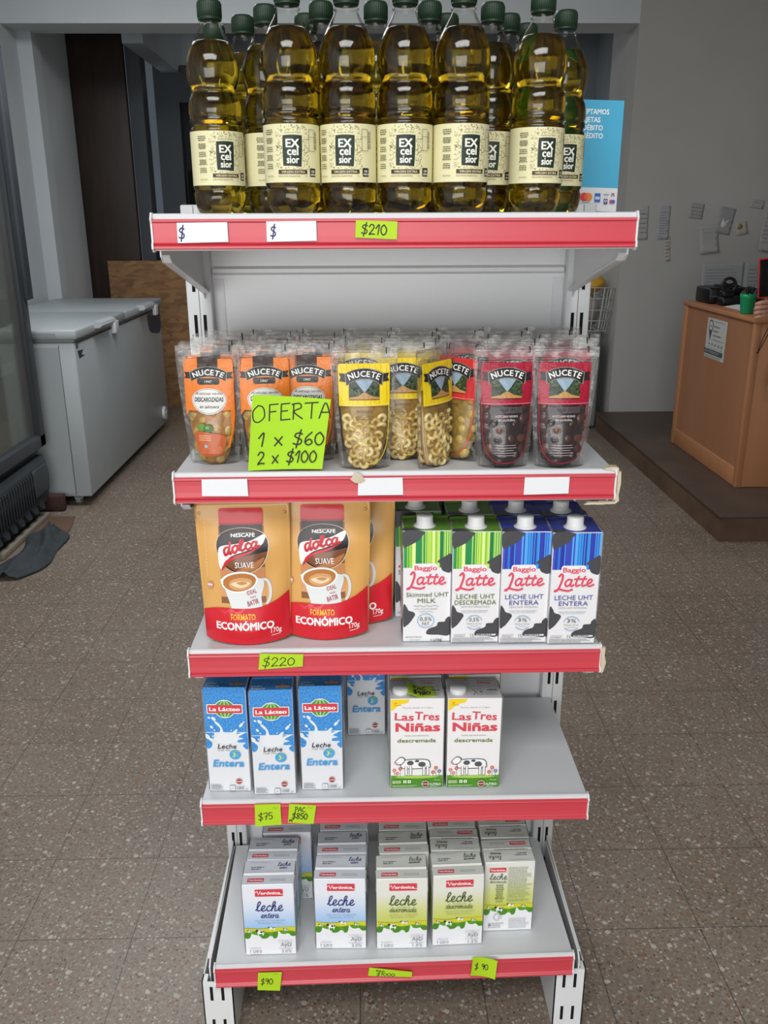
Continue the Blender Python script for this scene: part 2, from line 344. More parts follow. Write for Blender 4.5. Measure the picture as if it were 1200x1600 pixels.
class Sheet:
    """draws printed shapes in (u, v) metres on a surface given by fn(u, v, height)"""
    def __init__(s, mb, fn, step=6e-5, maxlen=None, wh=(1, 1), mf=None, rm=None):
        s.mb = mb; s.fn = fn
        if rm:      # rows of the layout are spaced by the table rm of (drawn, printed) heights
            def place(v):
                for (a, c), (b, d) in zip(rm, rm[1:]):
                    if v <= b: return c + (v-a)*(d-c)/(b-a)
                return rm[-1][1] + v - rm[-1][0]
            s.fn = lambda u, v, h: fn(u, place(v), h)
        s.h = step; s.step = step; s.maxlen = maxlen; s.wh = wh; s.mf = mf or ink
    def M(s, m): return s.mf(m) if isinstance(m, str) else m
    def tris(s, pts, fs, m, dh=None):
        if s.maxlen:
            ml = s.maxlen; P = [tuple(p) for p in pts]; out = []; st = [f for f in fs]; cache = {}
            def mid(a, b):
                k = (min(a, b), max(a, b))
                if k not in cache: P.append(((P[a][0]+P[b][0])/2, (P[a][1]+P[b][1])/2)); cache[k] = len(P)-1
                return cache[k]
            T = []
            for f in st:
                for i in range(1, len(f)-1): T.append((f[0], f[i], f[i+1]))
            while T:
                a, b, c = T.pop()
                d = [math.dist(P[a], P[b]), math.dist(P[b], P[c]), math.dist(P[c], P[a])]; k = d.index(max(d))
                if d[k] <= ml: out.append((a, b, c)); continue
                if k == 0: q = mid(a, b); T += [(a, q, c), (q, b, c)]
                elif k == 1: q = mid(b, c); T += [(a, b, q), (a, q, c)]
                else: q = mid(c, a); T += [(a, b, q), (q, b, c)]
            pts, fs = P, out
        s.mb.add([s.fn(p[0], p[1], s.h + (dh[i] if dh and i < len(dh) else 0)) for i, p in enumerate(pts)], fs, s.M(m), bool(s.maxlen), [(p[0]/s.wh[0], p[1]/s.wh[1]) for p in pts])
        s.h += s.step + (max(dh) if dh else 0)
    def poly(s, pts, m):
        t = tessellate_polygon([[Vector((p[0], p[1], 0)) for p in pts]])
        s.tris(pts, [tuple(q) for q in t], m)
    def blob(s, pts, m, n=5): s.poly(smooth_pts(pts, n, True), m)
    def rect(s, x0, y0, x1, y1, m): s.tris([(x0, y0), (x1, y0), (x1, y1), (x0, y1)], [(0, 1, 2, 3)], m)
    def rrect(s, x0, y0, x1, y1, r, m):
        pts = []
        for cx, cy, a in ((x1-r, y1-r, 0), (x0+r, y1-r, 90), (x0+r, y0+r, 180), (x1-r, y0+r, 270)):
            for k in range(5): t = math.radians(a + k*22.5); pts.append((cx+r*math.cos(t), cy+r*math.sin(t)))
        s.poly(pts, m)
    def ell(s, cx, cy, rx, ry, m, n=28, rot=0):
        c, q = math.cos(rot), math.sin(rot)
        s.poly([(cx + rx*math.cos(t)*c - ry*math.sin(t)*q, cy + rx*math.cos(t)*q + ry*math.sin(t)*c) for t in [2*PI*k/n for k in range(n)]], m)
    def ring(s, cx, cy, rx, ry, w2, m, a0=0, a1=360, n=36):
        p = []; k2 = []
        for k in range(n+1):
            t = math.radians(a0 + (a1-a0)*k/n); c, q = math.cos(t), math.sin(t)
            p.append((cx+(rx-w2/2)*c, cy+(ry-w2/2)*q)); p.append((cx+(rx+w2/2)*c, cy+(ry+w2/2)*q))
            if k: k2.append((2*k-2, 2*k-1, 2*k+1, 2*k))
        s.tris(p, k2, m)
    def stroke(s, pts, w2, m, smooth=True, n=6, taper=False):
        p = smooth_pts(pts, n) if smooth else pts
        q = []; f = []; N = len(p)
        for i in range(N):
            a = p[max(0, i-1)]; b = p[min(N-1, i+1)]; dx, dy = b[0]-a[0], b[1]-a[1]; l = math.hypot(dx, dy) or 1
            ww = w2/2 * ((.35 + .65*math.sin(PI*(i+.5)/N)) if taper else 1)
            if i == 0: p0 = (p[i][0]-dx/l*w2*.3, p[i][1]-dy/l*w2*.3)
            elif i == N-1: p0 = (p[i][0]+dx/l*w2*.3, p[i][1]+dy/l*w2*.3)
            else: p0 = p[i]
            q += [(p0[0]-dy/l*ww, p0[1]+dx/l*ww), (p0[0]+dy/l*ww, p0[1]-dx/l*ww)]
            if i: f.append((2*i-2, 2*i-1, 2*i+1, 2*i))
        s.tris(q, f, m, None if s.maxlen else [2e-6*(i//2) for i in range(len(q))])
    def text(s, t, x, y, size, m, align='c', bold=0.0, shear=0.0, sx=1.0, rot=0.0, width=None, res=2):
        """size = cap height in metres, (x, y) = baseline anchor"""
        strike = 0.0
        if bold >= .025: strike, bold = bold*.62, 0.0
        vs, fs, x0, x1 = text_geo(t, 0.0 if size < .004 else bold*.6, res); k = size/CAP
        if width: sx = width/((x1-x0)*k)
        W = (x1-x0)*k*sx; ox = {'c': -W/2, 'l': 0, 'r': -W}[align]; c, q = math.cos(rot), math.sin(rot); out = []
        fa = []
        hs = []
        for sk, (ex, ey) in enumerate(((0, 0),) if not strike else ((-1, -.7), (1, -.7), (-1, .7), (1, .7))):
            o = len(out); hs += [sk*1.5e-5]*len(vs)
            for (a, b) in vs:
                X = (a-x0)*k*sx + ox + b*k*shear + ex*strike*k*sx; Y = b*k + ey*strike*k; out.append((x + X*c - Y*q, y + X*q + Y*c))
            fa += [tuple(i+o for i in f) for f in fs]
        if fa and s.maxlen and strike:      # on curved paper each strike is laid separately
            n = len(vs)
            for sk in range(4): s.tris(out[sk*n:(sk+1)*n], fs, m)
        elif fa: s.tris(out, fa, m, hs)
        return W
    def arc(s, t, cx, cy, R, size, m, bold=0.03, track=1.08, sx=1.0):
        """letters along a circle of radius R about (cx, cy - R)"""
        k = size/CAP; ws = []
        for ch in t:
            g = text_geo(ch, 0.0); ws.append(((g[3]-g[2])*k*sx + .10*k*sx) if ch != ' ' else .25*k)
        tot = sum(ws)*track; a = tot/2/R; hh = s.h
        for ch, wd in zip(t, ws):
            mid = a - wd*track/2/R
            if ch != ' ': s.h = hh; s.text(ch, cx - R*math.sin(mid), cy - R + R*math.cos(mid), size, m, 'c', bold, 0, sx, rot=mid)
            a -= wd*track/R
        s.h = hh + s.step
    def glyphs(s, table, t, x, y, size, m, w2, shear=0.0, sx=1.0, rot=0.0, n=6, asc=1.0):
        c, q = math.cos(rot), math.sin(rot); X0 = 0; hh = s.h
        for ch in t:
            adv, st = table.get(ch, (.5, []))
            for k in st:
                P = []
                for (a, b) in k:
                    if b > 1: b = 1 + (b-1)*asc
                    X = X0 + a*size*sx + b*size*shear; Y = b*size; P.append((x + X*c - Y*q, y + X*q + Y*c))
                s.h -= s.step*.8; s.stroke(P, w2, m, len(P) > 2, n)
            X0 += adv*size*sx
        s.h += s.step
        return X0
    def hand(s, t, x, y, size, m, w2=0.0012, **k):
        return s.glyphs(HAND, t, x, y, size, m, w2, **k)
    def script(s, t, x, y, size, m, w2, **k):
        return s.glyphs(SCRIPT, t, x, y, size, m, w2, **k)
    def fine(s, x0, y0, x1, y1, n, m, seed=1, h=None, gap=.25, align='l'):
        """lines of print too small to read: rows of word-long dashes"""
        R = random.Random(seed); p = []; f = []; dy = (y1-y0)/max(1, n); hgt = h or dy*.45
        for i in range(n):
            end = x0 + (x1-x0)*R.uniform(.72, 1.0); x = x0; y = y1 - dy*(i+1) + dy*.3
            if align == 'c': d = (x1-end)/2; x += d; end += d
            while x < end:
                l = min(R.uniform(1.2, 4.5)*hgt, end-x); k = len(p)
                p += [(x, y), (x+l, y), (x+l, y+hgt), (x, y+hgt)]; f.append((k, k+1, k+2, k+3)); x += l + hgt*gap*2.2
        s.tris(p, f, m)
def face_front(x, y, z):      # sheet on a face that looks towards -y, (u, v) from its lower left corner
    return lambda u, v, h: (x + u, y - h, z + v)
def face_back(x, y, z):
    return lambda u, v, h: (x - u, y + h, z + v)
def face_top(x, y, z):
    return lambda u, v, h: (x + u, y + v, z + h)
def face_left(x, y, z):       # looks towards -x; u runs towards +y reversed so text reads properly
    return lambda u, v, h: (x - h, y - u, z + v)
def face_right(x, y, z):
    return lambda u, v, h: (x + h, y + u, z + v)
# ------------------------------------------------------------------ the room
PAINT = mat('wall_paint', '#b4b3b0', 0.75, vary=(1.1, '#a3a19d', 0.7), bump=(35, 0.12, 0.004))
PAINT_COOL = mat('cool_paint', '#ced4d7', 0.7, vary=(1.3, '#bfc5c8', 0.7), bump=(35, 0.12, 0.004))
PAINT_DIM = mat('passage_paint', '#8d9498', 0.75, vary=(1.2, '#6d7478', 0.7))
WHITE = mat('white_enamel', '#dfdfe0', 0.33, vary=(2.5, '#d3d4d6', 0.6))
FREEZER = mat('freezer_enamel', '#abb2b5', 0.38, vary=(3, '#a1a8ab', 0.6))
BLACK = mat('black_plastic', '#0c0c0d', 0.4)
RED = mat('red_pvc_rail', '#c93d49', 0.34, spec=0.7, vary=(14, '#c64652', 0.6, (0.3, 1, 1)))
DARKWOOD = mat('dark_wood', '#33241c', 0.5, vary=(6, '#22170f', 0.9, (6, 6, 0.5)))
SLOT = mat('slot_shadow_hole', '#050505', 0.9)
CAPW = mat('white_cap_plastic', '#d9d9d8', 0.4)

b = MB(); b.box(-2.4, -3.6, -0.05, 3.7, 8.3, 0, terrazzo()); struct(b.build('floor'))
b = MB(); b.box(-2.4, -3.6, 2.95, 3.7, 8.3, 3.0, PAINT); struct(b.build('ceiling'))
b = MB(); b.box(1.592, 4.57, 0, 3.7, 4.86, 2.95, PAINT); b.box(1.592, 4.86, 0, 2.1, 5.15, 2.95, PAINT); struct(b.build('wall_back'))
b = MB(); b.box(-2.3, 4.57, 2.452, 1.592, 4.86, 2.95, PAINT_COOL); struct(b.build('trim_1'))
b = MB(); b.box(-2.3, -3.6, 0, -2.15, 4.86, 2.95, PAINT_COOL); struct(b.build('wall_left'))
b = MB(); b.box(-2.15, 4.80, 0, -2.06, 4.95, 2.452, PAINT_COOL); b.box(-2.3, 4.95, 0, -2.075, 5.52, 2.95, PAINT_COOL); struct(b.build('trim_2'))
b = MB(); b.box(3.6, -3.6, 0, 3.7, 4.57, 2.95, PAINT); struct(b.build('wall_right'))
b = MB(); b.box(-2.3, -3.6, 0, -2.05, -3.5, 2.95, PAINT); b.box(1.35, -3.6, 0, 3.6, -3.5, 2.95, PAINT)
b.box(-2.05, -3.6, 2.7, 1.35, -3.5, 2.95, PAINT); b.box(-2.05, -3.6, 0, 1.35, -3.5, 0.38, PAINT); struct(b.build('wall_front'))
b = MB()
for x in (-2.05, -0.94, 0.18, 1.30): b.box(x, -3.58, .38, x+.05, -3.52, 2.7, WHITE)
b.box(-2.05, -3.58, .38, 1.35, -3.52, .43, WHITE); b.box(-2.05, -3.58, 2.65, 1.35, -3.52, 2.7, WHITE)
b.box(-2.0, -3.555, .43, 1.3, -3.55, 2.65, film('window_pane', '#f4fbfa', 0.0, 0.02, None, 0.02)); struct(b.build('window_1'))
# dim passage behind the opening
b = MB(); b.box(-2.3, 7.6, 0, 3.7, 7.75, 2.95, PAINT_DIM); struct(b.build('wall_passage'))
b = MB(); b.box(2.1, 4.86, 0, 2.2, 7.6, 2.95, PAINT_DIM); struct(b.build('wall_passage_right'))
b = MB()
DP = mat('dark_partition_grey', '#4a4f54', 0.7)  # partition and recess are darker greys than the passage walls
b.box(-1.70, 5.6, 0, -1.60, 5.75, 2.95, DP); b.box(-1.60, 5.98, 0, -1.42, 6.1, 2.2, DP); b.box(-1.60, 5.98, 2.2, -0.75, 6.1, 2.45, DP); b.box(-1.42, 6.1, 0, -0.75, 6.16, 2.2, mat('dark_recess_grey', '#2a2c2f', .8))
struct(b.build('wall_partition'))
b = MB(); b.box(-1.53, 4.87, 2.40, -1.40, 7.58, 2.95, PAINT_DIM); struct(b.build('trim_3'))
b = MB(); b.rbox(-2.24, 5.54, 0, -1.70, 5.59, 2.62, DARKWOOD, .004); struct(b.build('door_1'))

def osb():
    m = bpy.data.materials.new('strand_board'); m.use_nodes = True; nt = m.node_tree; bs = nt.nodes['Principled BSDF']; bs.inputs['Roughness'].default_value = .7
    tc = nt.nodes.new('ShaderNodeTexCoord'); mp = nt.nodes.new('ShaderNodeMapping'); mp.inputs['Scale'].default_value = (14, 14, 38); mp.inputs['Rotation'].default_value = (0, .5, 0)
    v = nt.nodes.new('ShaderNodeTexVoronoi'); v.inputs['Scale'].default_value = 1.3; r = nt.nodes.new('ShaderNodeValToRGB'); sp = nt.nodes.new('ShaderNodeSeparateColor')
    nt.links.new(tc.outputs['Object'], mp.inputs[0]); nt.links.new(mp.outputs[0], v.inputs['Vector']); nt.links.new(v.outputs['Color'], sp.inputs[0]); nt.links.new(sp.outputs[0], r.inputs[0])
    r.color_ramp.elements[0].color = hexc('#7c5a3c'); r.color_ramp.elements[1].color = hexc('#a07a50'); nt.links.new(r.outputs[0], bs.inputs['Base Color']); return m
OSB = osb()
b = MB(); b.box(-1.925, 5.46, 0.0, -1.0, 5.478, 1.085, OSB)
tag(b.build('strand_board'), 'brown strand board panel standing behind the white chest freezer', 'board')
b = MB(); b.rbox(-1.39, 5.90, 1.30, -0.92, 5.95, 1.72, BLACK, .006)
b.box(-1.38, 5.897, 1.31, -0.93, 5.9, 1.71, mat('dark_glass', '#050607', .15)); b.box(-1.2, 5.92, 1.26, -1.1, 5.96, 1.32, BLACK)
for z in (1.26, ): b.box(-1.3, 5.85, 1.25, -1.0, 5.975, 1.262, BLACK)
b.box(-1.3, 5.955, 1.18, -1.0, 5.98, 1.262, BLACK)
tag(b.build('dark_screen'), 'black flat screen mounted on the dark partition in the dim passage', 'screen')

# chest freezer ------------------------------------------------------
def freezer():
    r = empty('chest_freezer', (-1.76, 3.9, 0)); ox, oy = 1.76, -3.9
    def fin(b, n, p=r, **k):
        b.v = [(x+ox, y+oy, z) for x, y, z in b.v]; return b.build(n, p)
    b = MB(); b.rbox(-2.10, 3.01, .05, -1.42, 4.80, .812, FREEZER, .008); b.box(-2.09, 3.006, .07, -1.50, 3.0102, .79, FREEZER)
    b.box(-1.4185, 3.02, .806, -1.4165, 4.79, .811, mat('dark_seam', '#3a3f42', .6))
    b.box(-1.497, 3.0085, .06, -1.4945, 3.0099, .80, mat('dark_seam', '#3a3f42')); body = fin(b, 'freezer_body')
    for i, (y0, y1) in enumerate(((3.0, 3.893), (3.898, 4.81))):
        b = MB(); b.rbox(-2.10, y0, .826, -1.405, y1, .873, FREEZER, .010); b.box(-2.09, y0+.01, .814, -1.42, y1-.01, .826, mat('rubber_gasket', '#8d9498', .7))
        if i == 0: b.box(-2.05, y0-.002, .84, -1.5, y0+.001, .858, mat('lid_groove', '#9ba2a6', .5))
        lid = fin(b, 'lid')
        ym = (y0+y1)/2 - .02
        b = MB(); pts = [(-1.43, .872), (-1.40, .880), (-1.372, .872), (-1.366, .858), (-1.378, .848), (-1.405, .846)]
        b.prism(pts, 'y', ym-.13, ym+.13, mat('handle_plastic', '#b4babd', .4)); fin(b, 'lid_handle', lid)
    for y in (3.67, 4.62):
        b = MB(); b.rbox(-1.42, y-.035, .78, -1.395, y+.035, .845, mat('latch_plastic', '#d6dadb', .4), .004); fin(b, 'latch')
    b = MB(); n = 9
    P = [(4.44, .80), (4.50, .815), (4.70, .812), (4.78, .80), (4.79, .70), (4.74, .655), (4.6, .665), (4.47, .70)]
    sh = Sheet(b, lambda u, v, h: (-1.4195-h, u, v), 2e-4); sh.blob(P, '#1d3350'); sh.blob([(4.47+(y-4.47)*.95, .735+(z-.735)*.9) for y, z in P], '#2b4870')
    R = random.Random(4)
    for k in range(5): sh.stroke([(4.74-k*.05, .71+R.random()*.01), (4.735-k*.05, .775), (4.715-k*.05, .74), (4.70-k*.05, .78)], .008, '#c9d6df')
    fin(b, 'logo_sticker')
    b = MB(); sh = Sheet(b, lambda u, v, h: (-1.4195-h, u, v), 2e-4); sh.poly([(3.045, .77), (3.13, .765), (3.10, .745), (3.15, .735), (3.06, .73)], '#3a3f42'); sh.rect(3.03, .78, 3.06, .80, '#55595c'); fin(b, 'torn_sticker')
    b = MB(); b.cyl((-1.42, 4.66, .125), (-1.405, 4.66, .125), .045, .042, mat('plug_plastic', '#d9dcdd', .4), 24); b.cyl((-1.405, 4.66, .125), (-1.398, 4.66, .125), .012, .012, FREEZER); fin(b, 'drain_plug')
    for x in (-2.02, -1.50):
        for y in (3.06, 4.73):
            b = MB(); b.cyl((x-.012, y, .026), (x+.012, y, .026), .026, .026, mat('caster_rubber', '#8b8d8e', .6), 20); b.box(x-.018, y-.02, .03, x-.014, y+.02, .052, FREEZER); b.box(x+.014, y-.02, .03, x+.018, y+.02, .052, FREEZER); fin(b, 'caster')
    tag(r, 'white two-lid chest freezer on casters against the left wall', 'freezer')
freezer()

# upright glass door cooler -------------------------------------------
def cooler():
    G = mat('graphite_plastic', '#41464c', .45, vary=(8, '#373c41', .8)); G2 = mat('graphite_dark', '#2b2f34', .5)
    ox, oy = -1.9, 2.35; r = empty('display_cooler', (ox, oy, 0))
    def fin(b, n, p=r):
        b.v = [(x-ox, y-oy, z) for x, y, z in b.v]; return b.build(n, p)
    b = MB()
    b.box(-2.14, 1.75, .04, -2.10, 2.92, 2.1, WHITE); b.box(-2.10, 2.88, .33, -1.625, 2.92, 2.1, G); b.box(-2.10, 1.75, .33, -1.625, 1.79, 2.1, G)
    b.box(-2.10, 1.75, 2.04, -1.625, 2.92, 2.1, G); b.box(-2.10, 1.75, .30, -1.625, 2.92, .345, G); b.box(-2.12, 1.76, .04, -1.66, 2.91, .30, G2)
    b.box(-2.095, 1.80, .35, -2.085, 2.87, 2.03, mat('cooler_liner', '#b9bbb4', .6)); b.box(-2.08, 2.868, .35, -1.64, 2.878, 2.03, mat('cooler_liner', '#b9bbb4', .6))
    fin(b, 'cabinet')
    b = MB()
    for z0, z1 in ((.345, .405), (2.02, 2.08)): b.rbox(-1.622, 1.76, z0, -1.575, 2.915, z1, G, .006)
    for y0, y1 in ((1.76, 1.83), (2.845, 2.915)): b.rbox(-1.622, y0, .345, -1.575, y1, 2.08, G, .006)
    b.rbox(-1.59, 2.875, 1.02, -1.555, 2.94, 2.06, G, .006)
    d = fin(b, 'door')
    b = MB(); b.box(-1.602, 1.83, .405, -1.598, 2.845, 2.02, film('cooler_glass', '#dfe6e0', 0.10, 0.05, None, .03)); fin(b, 'door_glass', d)
    b = MB(); b.box(-1.5745, 2.835, .41, -1.571, 2.845, 2.02, G2); fin(b, 'door_seal', d)
    b = MB(); pts = []
    pr = [(-1.655, .30), (-1.60, .30), (-1.585, .27), (-1.578, .20), (-1.585, .13), (-1.60, .07), (-1.655, .045)]
    b.prism(pr, 'y', 1.76, 2.90, G)
    for k in range(34): y = 1.80 + k*.029; b.rbox(-1.583, y, .115, -1.572, y+.010, .255, G2, .003)
    b.rbox(-1.585, 2.70, .14, -1.568, 2.87, .27, G, .006)
    for k in range(12): y = 1.85 + k*.085; b.cyl((-1.61, y, .075), (-1.588, y, .088), .026, .028, G2, 16)
    fin(b, 'grille')
    b = MB(); b.box(-2.05, 1.78, 0, -1.64, 2.88, .04, G2); fin(b, 'plinth')
    for z in (.74, 1.06, 1.38, 1.70):
        b = MB(); W = mat('wire_white', '#cfd0cb', .5)
        for y in [1.82 + k*.05 for k in range(21)]: b.cyl((-2.08, y, z), (-1.64, y, z), .003, .003, W, 6)
        for x in (-2.07, -1.86, -1.645): b.cyl((x, 1.80, z-.004), (x, 2.86, z-.004), .004, .004, W, 6)
        b.box(-1.645, 1.80, z-.03, -1.64, 2.86, z+.012, W); fin(b, 'wire_shelf')
    tag(r, 'tall glass-door drinks cooler in graphite plastic at the left edge', 'cooler')
cooler()
b = MB(); CR = mat('cream_card', '#c9bd97', .75, vary=(30, '#b7ab86', .7))
b.box(-1.98, 2.42, .346, -1.66, 2.80, .352, CR); b.box(-1.98, 2.42, .352, -1.974, 2.80, .50, CR); b.box(-1.666, 2.42, .352, -1.66, 2.80, .50, CR); b.box(-1.974, 2.42, .352, -1.666, 2.426, .50, CR); b.box(-1.974, 2.794, .352, -1.666, 2.80, .50, CR)
b.box(-1.974, 2.426, .43, -1.666, 2.794, .436, mat('kraft_bag', '#d3c9a5', .8, bump=(30, .6, .01)))
tag(b.build('cream_box'), 'cream open box of stock on the floor of the glass-door cooler', 'box')

# things on the floor by the cooler --------------------------------------
b = MB(); KR = mat('brown_card', '#6b5343', .85, vary=(5, '#5b4637', .8))
b.prism([(-1.62, 2.50), (-1.415, 2.52), (-1.42, 2.66), (-1.455, 2.84), (-1.60, 2.84)], 'z', 0.001, .005, KR)
tag(b.build('cardboard_sheet'), 'flat piece of brown cardboard on the floor by the cooler', 'cardboard')
b = MB(); b.rbox(-1.66, 2.925, 0.0, -1.535, 2.97, .085, mat('brick_red', '#4a322b', .8, vary=(20, '#38241e', .8)), .01)
tag(b.build('brick'), 'dark red brick on the floor behind the cooler corner', 'brick')
b = MB(); b.rbox(-1.60, 2.28, 0.001, -1.575, 2.84, .028, mat('wood_strip', '#8c8478', .7), .003)
tag(b.build('wood_strip'), 'pale wooden strip lying along the foot of the cooler grille', 'strip')
def rag():
    n = 46; b = MB(); vs = []; fs = []; R = 24
    for i in range(n):
        for j in range(R):
            s, t = i/(n-1), j/(R-1)
            y = 2.06 + .60*s; xc = -1.515 + .055*math.sin(s*2.6+.4); w2 = .055 + .035*math.sin(s*PI)*1.2 + .02*math.sin(s*9)
            if s > .85: w2 *= (1-(s-.85)/.15*.7)
            x = xc + (t-.5)*2*w2
            z = .008 + (1-abs(2*t-1)**2)*(.018 + .028*abs(noise.noise(Vector((s*7, t*4, 1.3)))) + .012*math.sin(t*14+s*9))
            vs.append((x, y, max(.002, z)))
    for i in range(n-1):
        for j in range(R-1): k = i*R+j; fs.append((k, k+1, k+R+1, k+R))
    b.add(vs, fs, mat('slate_cloth', '#3c4347', .95, bump=(60, .6, .006), vary=(10, '#2f3539', .8)), True); o = b.build('floor_cloth')
    md = o.modifiers.new('thick', 'SOLIDIFY'); md.thickness = .004; md.offset = -1
    tag(o, 'crumpled slate grey cloth on the floor in front of the cooler', 'cloth')
rag()

# platform, counter and what stands on it --------------------------------
b = MB(); STEP = mat('worn_brown_tile', '#58473c', .5, vary=(4, '#463830', .9), bump=(40, .2, .003)); RISER = mat('brown_riser', '#67503f', .6, vary=(5, '#4b382c', .9))
b.box(1.51, 2.41, 0, 3.6, 4.57, .122, RISER); b.rbox(1.50, 2.40, .110, 3.6, 4.57, .126, STEP, .004)
o = b.build('raised_platform'); tag(o, 'low dark brown tiled platform under the wooden counter', 'platform')
def counter():
    Wd = mat('beech_laminate', '#b37c55', .45, vary=(3, '#a5704c', .8, (3, 3, .35))); Wp = mat('beech_panel', '#a37150', .5, vary=(3, '#946547', .8, (3, 3, .35)))
    ox, oy, oz = 2.15, 3.27, .126; r = empty('sales_counter', (ox, oy, oz))
    def fin(b, n, p=r): b.v = [(x-ox, y-oy, z-oz) for x, y, z in b.v]; return b.build(n, p)
    b = MB(); b.rbox(1.722, 2.802, .906, 2.6, 3.735, .928, Wd, .003); fin(b, 'countertop')
    b = MB(); b.box(1.738, 2.83, .128, 1.755, 3.70, .906, Wp); b.rbox(1.728, 3.69, .127, 1.76, 3.73, .906, Wd, .002); b.rbox(1.728, 2.807, .127, 1.76, 2.835, .906, Wd, .002); b.rbox(1.729, 2.83, .127, 1.752, 3.70, .215, Wd, .004); fin(b, 'end_panel')
    b = MB(); b.rbox(1.755, 2.808, .128, 2.59, 2.828, .906, Wd, .002); b.cyl((1.85, 2.8085, .52), (1.85, 2.806, .52), .004, .004, BLACK, 10); fin(b, 'front_panel')
    b = MB(); b.box(2.57, 2.83, .128, 2.59, 3.70, .906, Wp); fin(b, 'side_panel')
    tag(r, 'beech wood sales counter standing on the dark platform', 'counter')
counter()
b = MB(); cx = 1.73
sh = Sheet(b, lambda u, v, h: (1.7365-h, 3.39-u, .674+v), 2e-4, wh=(.26, .2))
sh.rect(0, 0, .256, .2, '#b9bab4'); sh.ell(.05, .162, .03, .03, '#4b4f50'); sh.poly([(.022, .155), (.078, .155), (.05, .085)], '#4b4f50'); sh.ell(.05, .162, .023, .023, '#b9bab4'); sh.text('ALQ', .05, .156, .011, '#4b4f50', bold=.02)
sh.rect(.085, .186, .235, .188, '#77797a')
for k, t in enumerate(('Protocolo de', 'atencion al', 'publico comercio')): sh.text(t, .09, .158-k*.022, .0105, '#55585a', 'l', .02, .15)
sh.rect(.085, .095, .235, .097, '#77797a')
for k in range(5): sh.ell(.05+k*.042, .072, .007, .007, '#85888a'); sh.rect(.04+k*.042, .052, .06+k*.042, .055, '#909394')
sh.rect(.0, .022, .235, .045, '#44484a'); sh.rect(.01, .026, .05, .041, '#70757a'); sh.fine(.06, .026, .225, .041, 2, '#9da2a4', 5); sh.fine(.02, .006, .225, .016, 1, '#8a8d8e', 6)
tag(b.build('notice_sheet'), 'printed notice sheet with a map pin taped to the counter end', 'notice')

b = MB(); b.rbox(1.77, 3.50, .928, 1.99, 3.70, 1.012, BLACK, .012); b.box(1.775, 3.498, .965, 1.985, 3.5, .972, mat('grey_plastic', '#4d5052', .4)); b.rbox(1.85, 3.55, 1.008, 1.95, 3.66, 1.022, BLACK, .006)
tag(b.build('receipt_printer'), 'black boxy receipt printer at the back of the counter', 'printer')
def dispenser():
    r = empty('tape_dispenser', (1.925, 3.43, .9285)); b = MB()
    b.rbox(-.13, -.045, 0, .13, .045, .045, BLACK, .012); b.rbox(-.125, -.03, .04, -.06, .03, .075, BLACK, .01); b.prism([(-.02, .04), (.02, .04), (.05, .085), (.03, .095), (0, .07)], 'y', -.03, .03, BLACK); b.prism([(.06, .04), (.09, .04), (.10, .09), (.085, .095)], 'y', -.03, .03, BLACK); b.build('stand', r)
    b = MB(); R = Matrix.Rotation(PI/2, 3, 'X'); b.torus((-.085, 0, .100), .036, .008, mat('tape_black', '#191a1b', .4), R, 30, 10)
    for k in range(3): a = k*2*PI/3 + .5; b.cyl((-.085, 0, .100), (-.085+.034*math.cos(a), 0, .100+.034*math.sin(a)), .005, .005, BLACK, 8)
    b.cyl((-.085, -.012, .100), (-.085, .012, .100), .011, .011, BLACK, 14); b.build('tape_wheel', r)
    tag(r, 'black tape dispenser with a spoked wheel on the counter', 'tape dispenser')
dispenser()
b = MB()
for k in range(5): b.box(1.80+.01*k, 3.16+.004*k, .928+.003*k, 2.03-.006*k, 3.36-.01*k, .9305+.003*k, mat('paper_white', '#d2d3d2', .8))
tag(b.build('paper_stack'), 'stack of white papers lying on the counter behind the green cup', 'paper')
def cup():
    r = empty('pen_cup', (1.763, 3.0, .9285)); b = MB(); Gm = mat('green_plastic', '#12935d', .35)
    b.lathe([(0, .0), (.027, 0), (.029, .004), (.037, .072), (.039, .076), (.0375, .092), (.0355, .092), (.035, .076), (.028, .006), (0, .005)], Gm, 10); b.build('cup', r)
    for dx, dy, t in ((-.008, 0, .0), (.012, .006, .06)):
        b = MB(); b.cyl((dx*.5, dy, .006), (dx+t*.12, dy, .118), .006, .007, BLACK, 12); b.cyl((dx+t*.12, dy, .118), (dx+t*.125, dy, .124), .007, .005, BLACK, 12); b.build('marker_pen', r)
    tag(r, 'green plastic cup with two black pens on the counter', 'cup')
cup()
b = MB(); YE = mat('amber_plastic', '#b98408', .35)
b.lathe([(0, 0), (.026, 0), (.03, .004), (.03, .07), (.024, .082), (0, .083)], YE, 24, (1.885, 3.06, .928)); b.lathe([(0.031, .05), (.0315, .05), (.0315, .066), (.031, .066)], BLACK, 24, (1.885, 3.06, .928))
tag(b.build('amber_jar'), 'small amber yellow jar standing beside the green cup', 'jar')
b = MB(); b.torus((1.845, 2.93, .934), .030, .006, mat('cream_tape', '#c9bd93', .5), None, 26, 8); tag(b.build('tape_roll'), 'cream tape roll lying next to the green cup', 'tape roll')

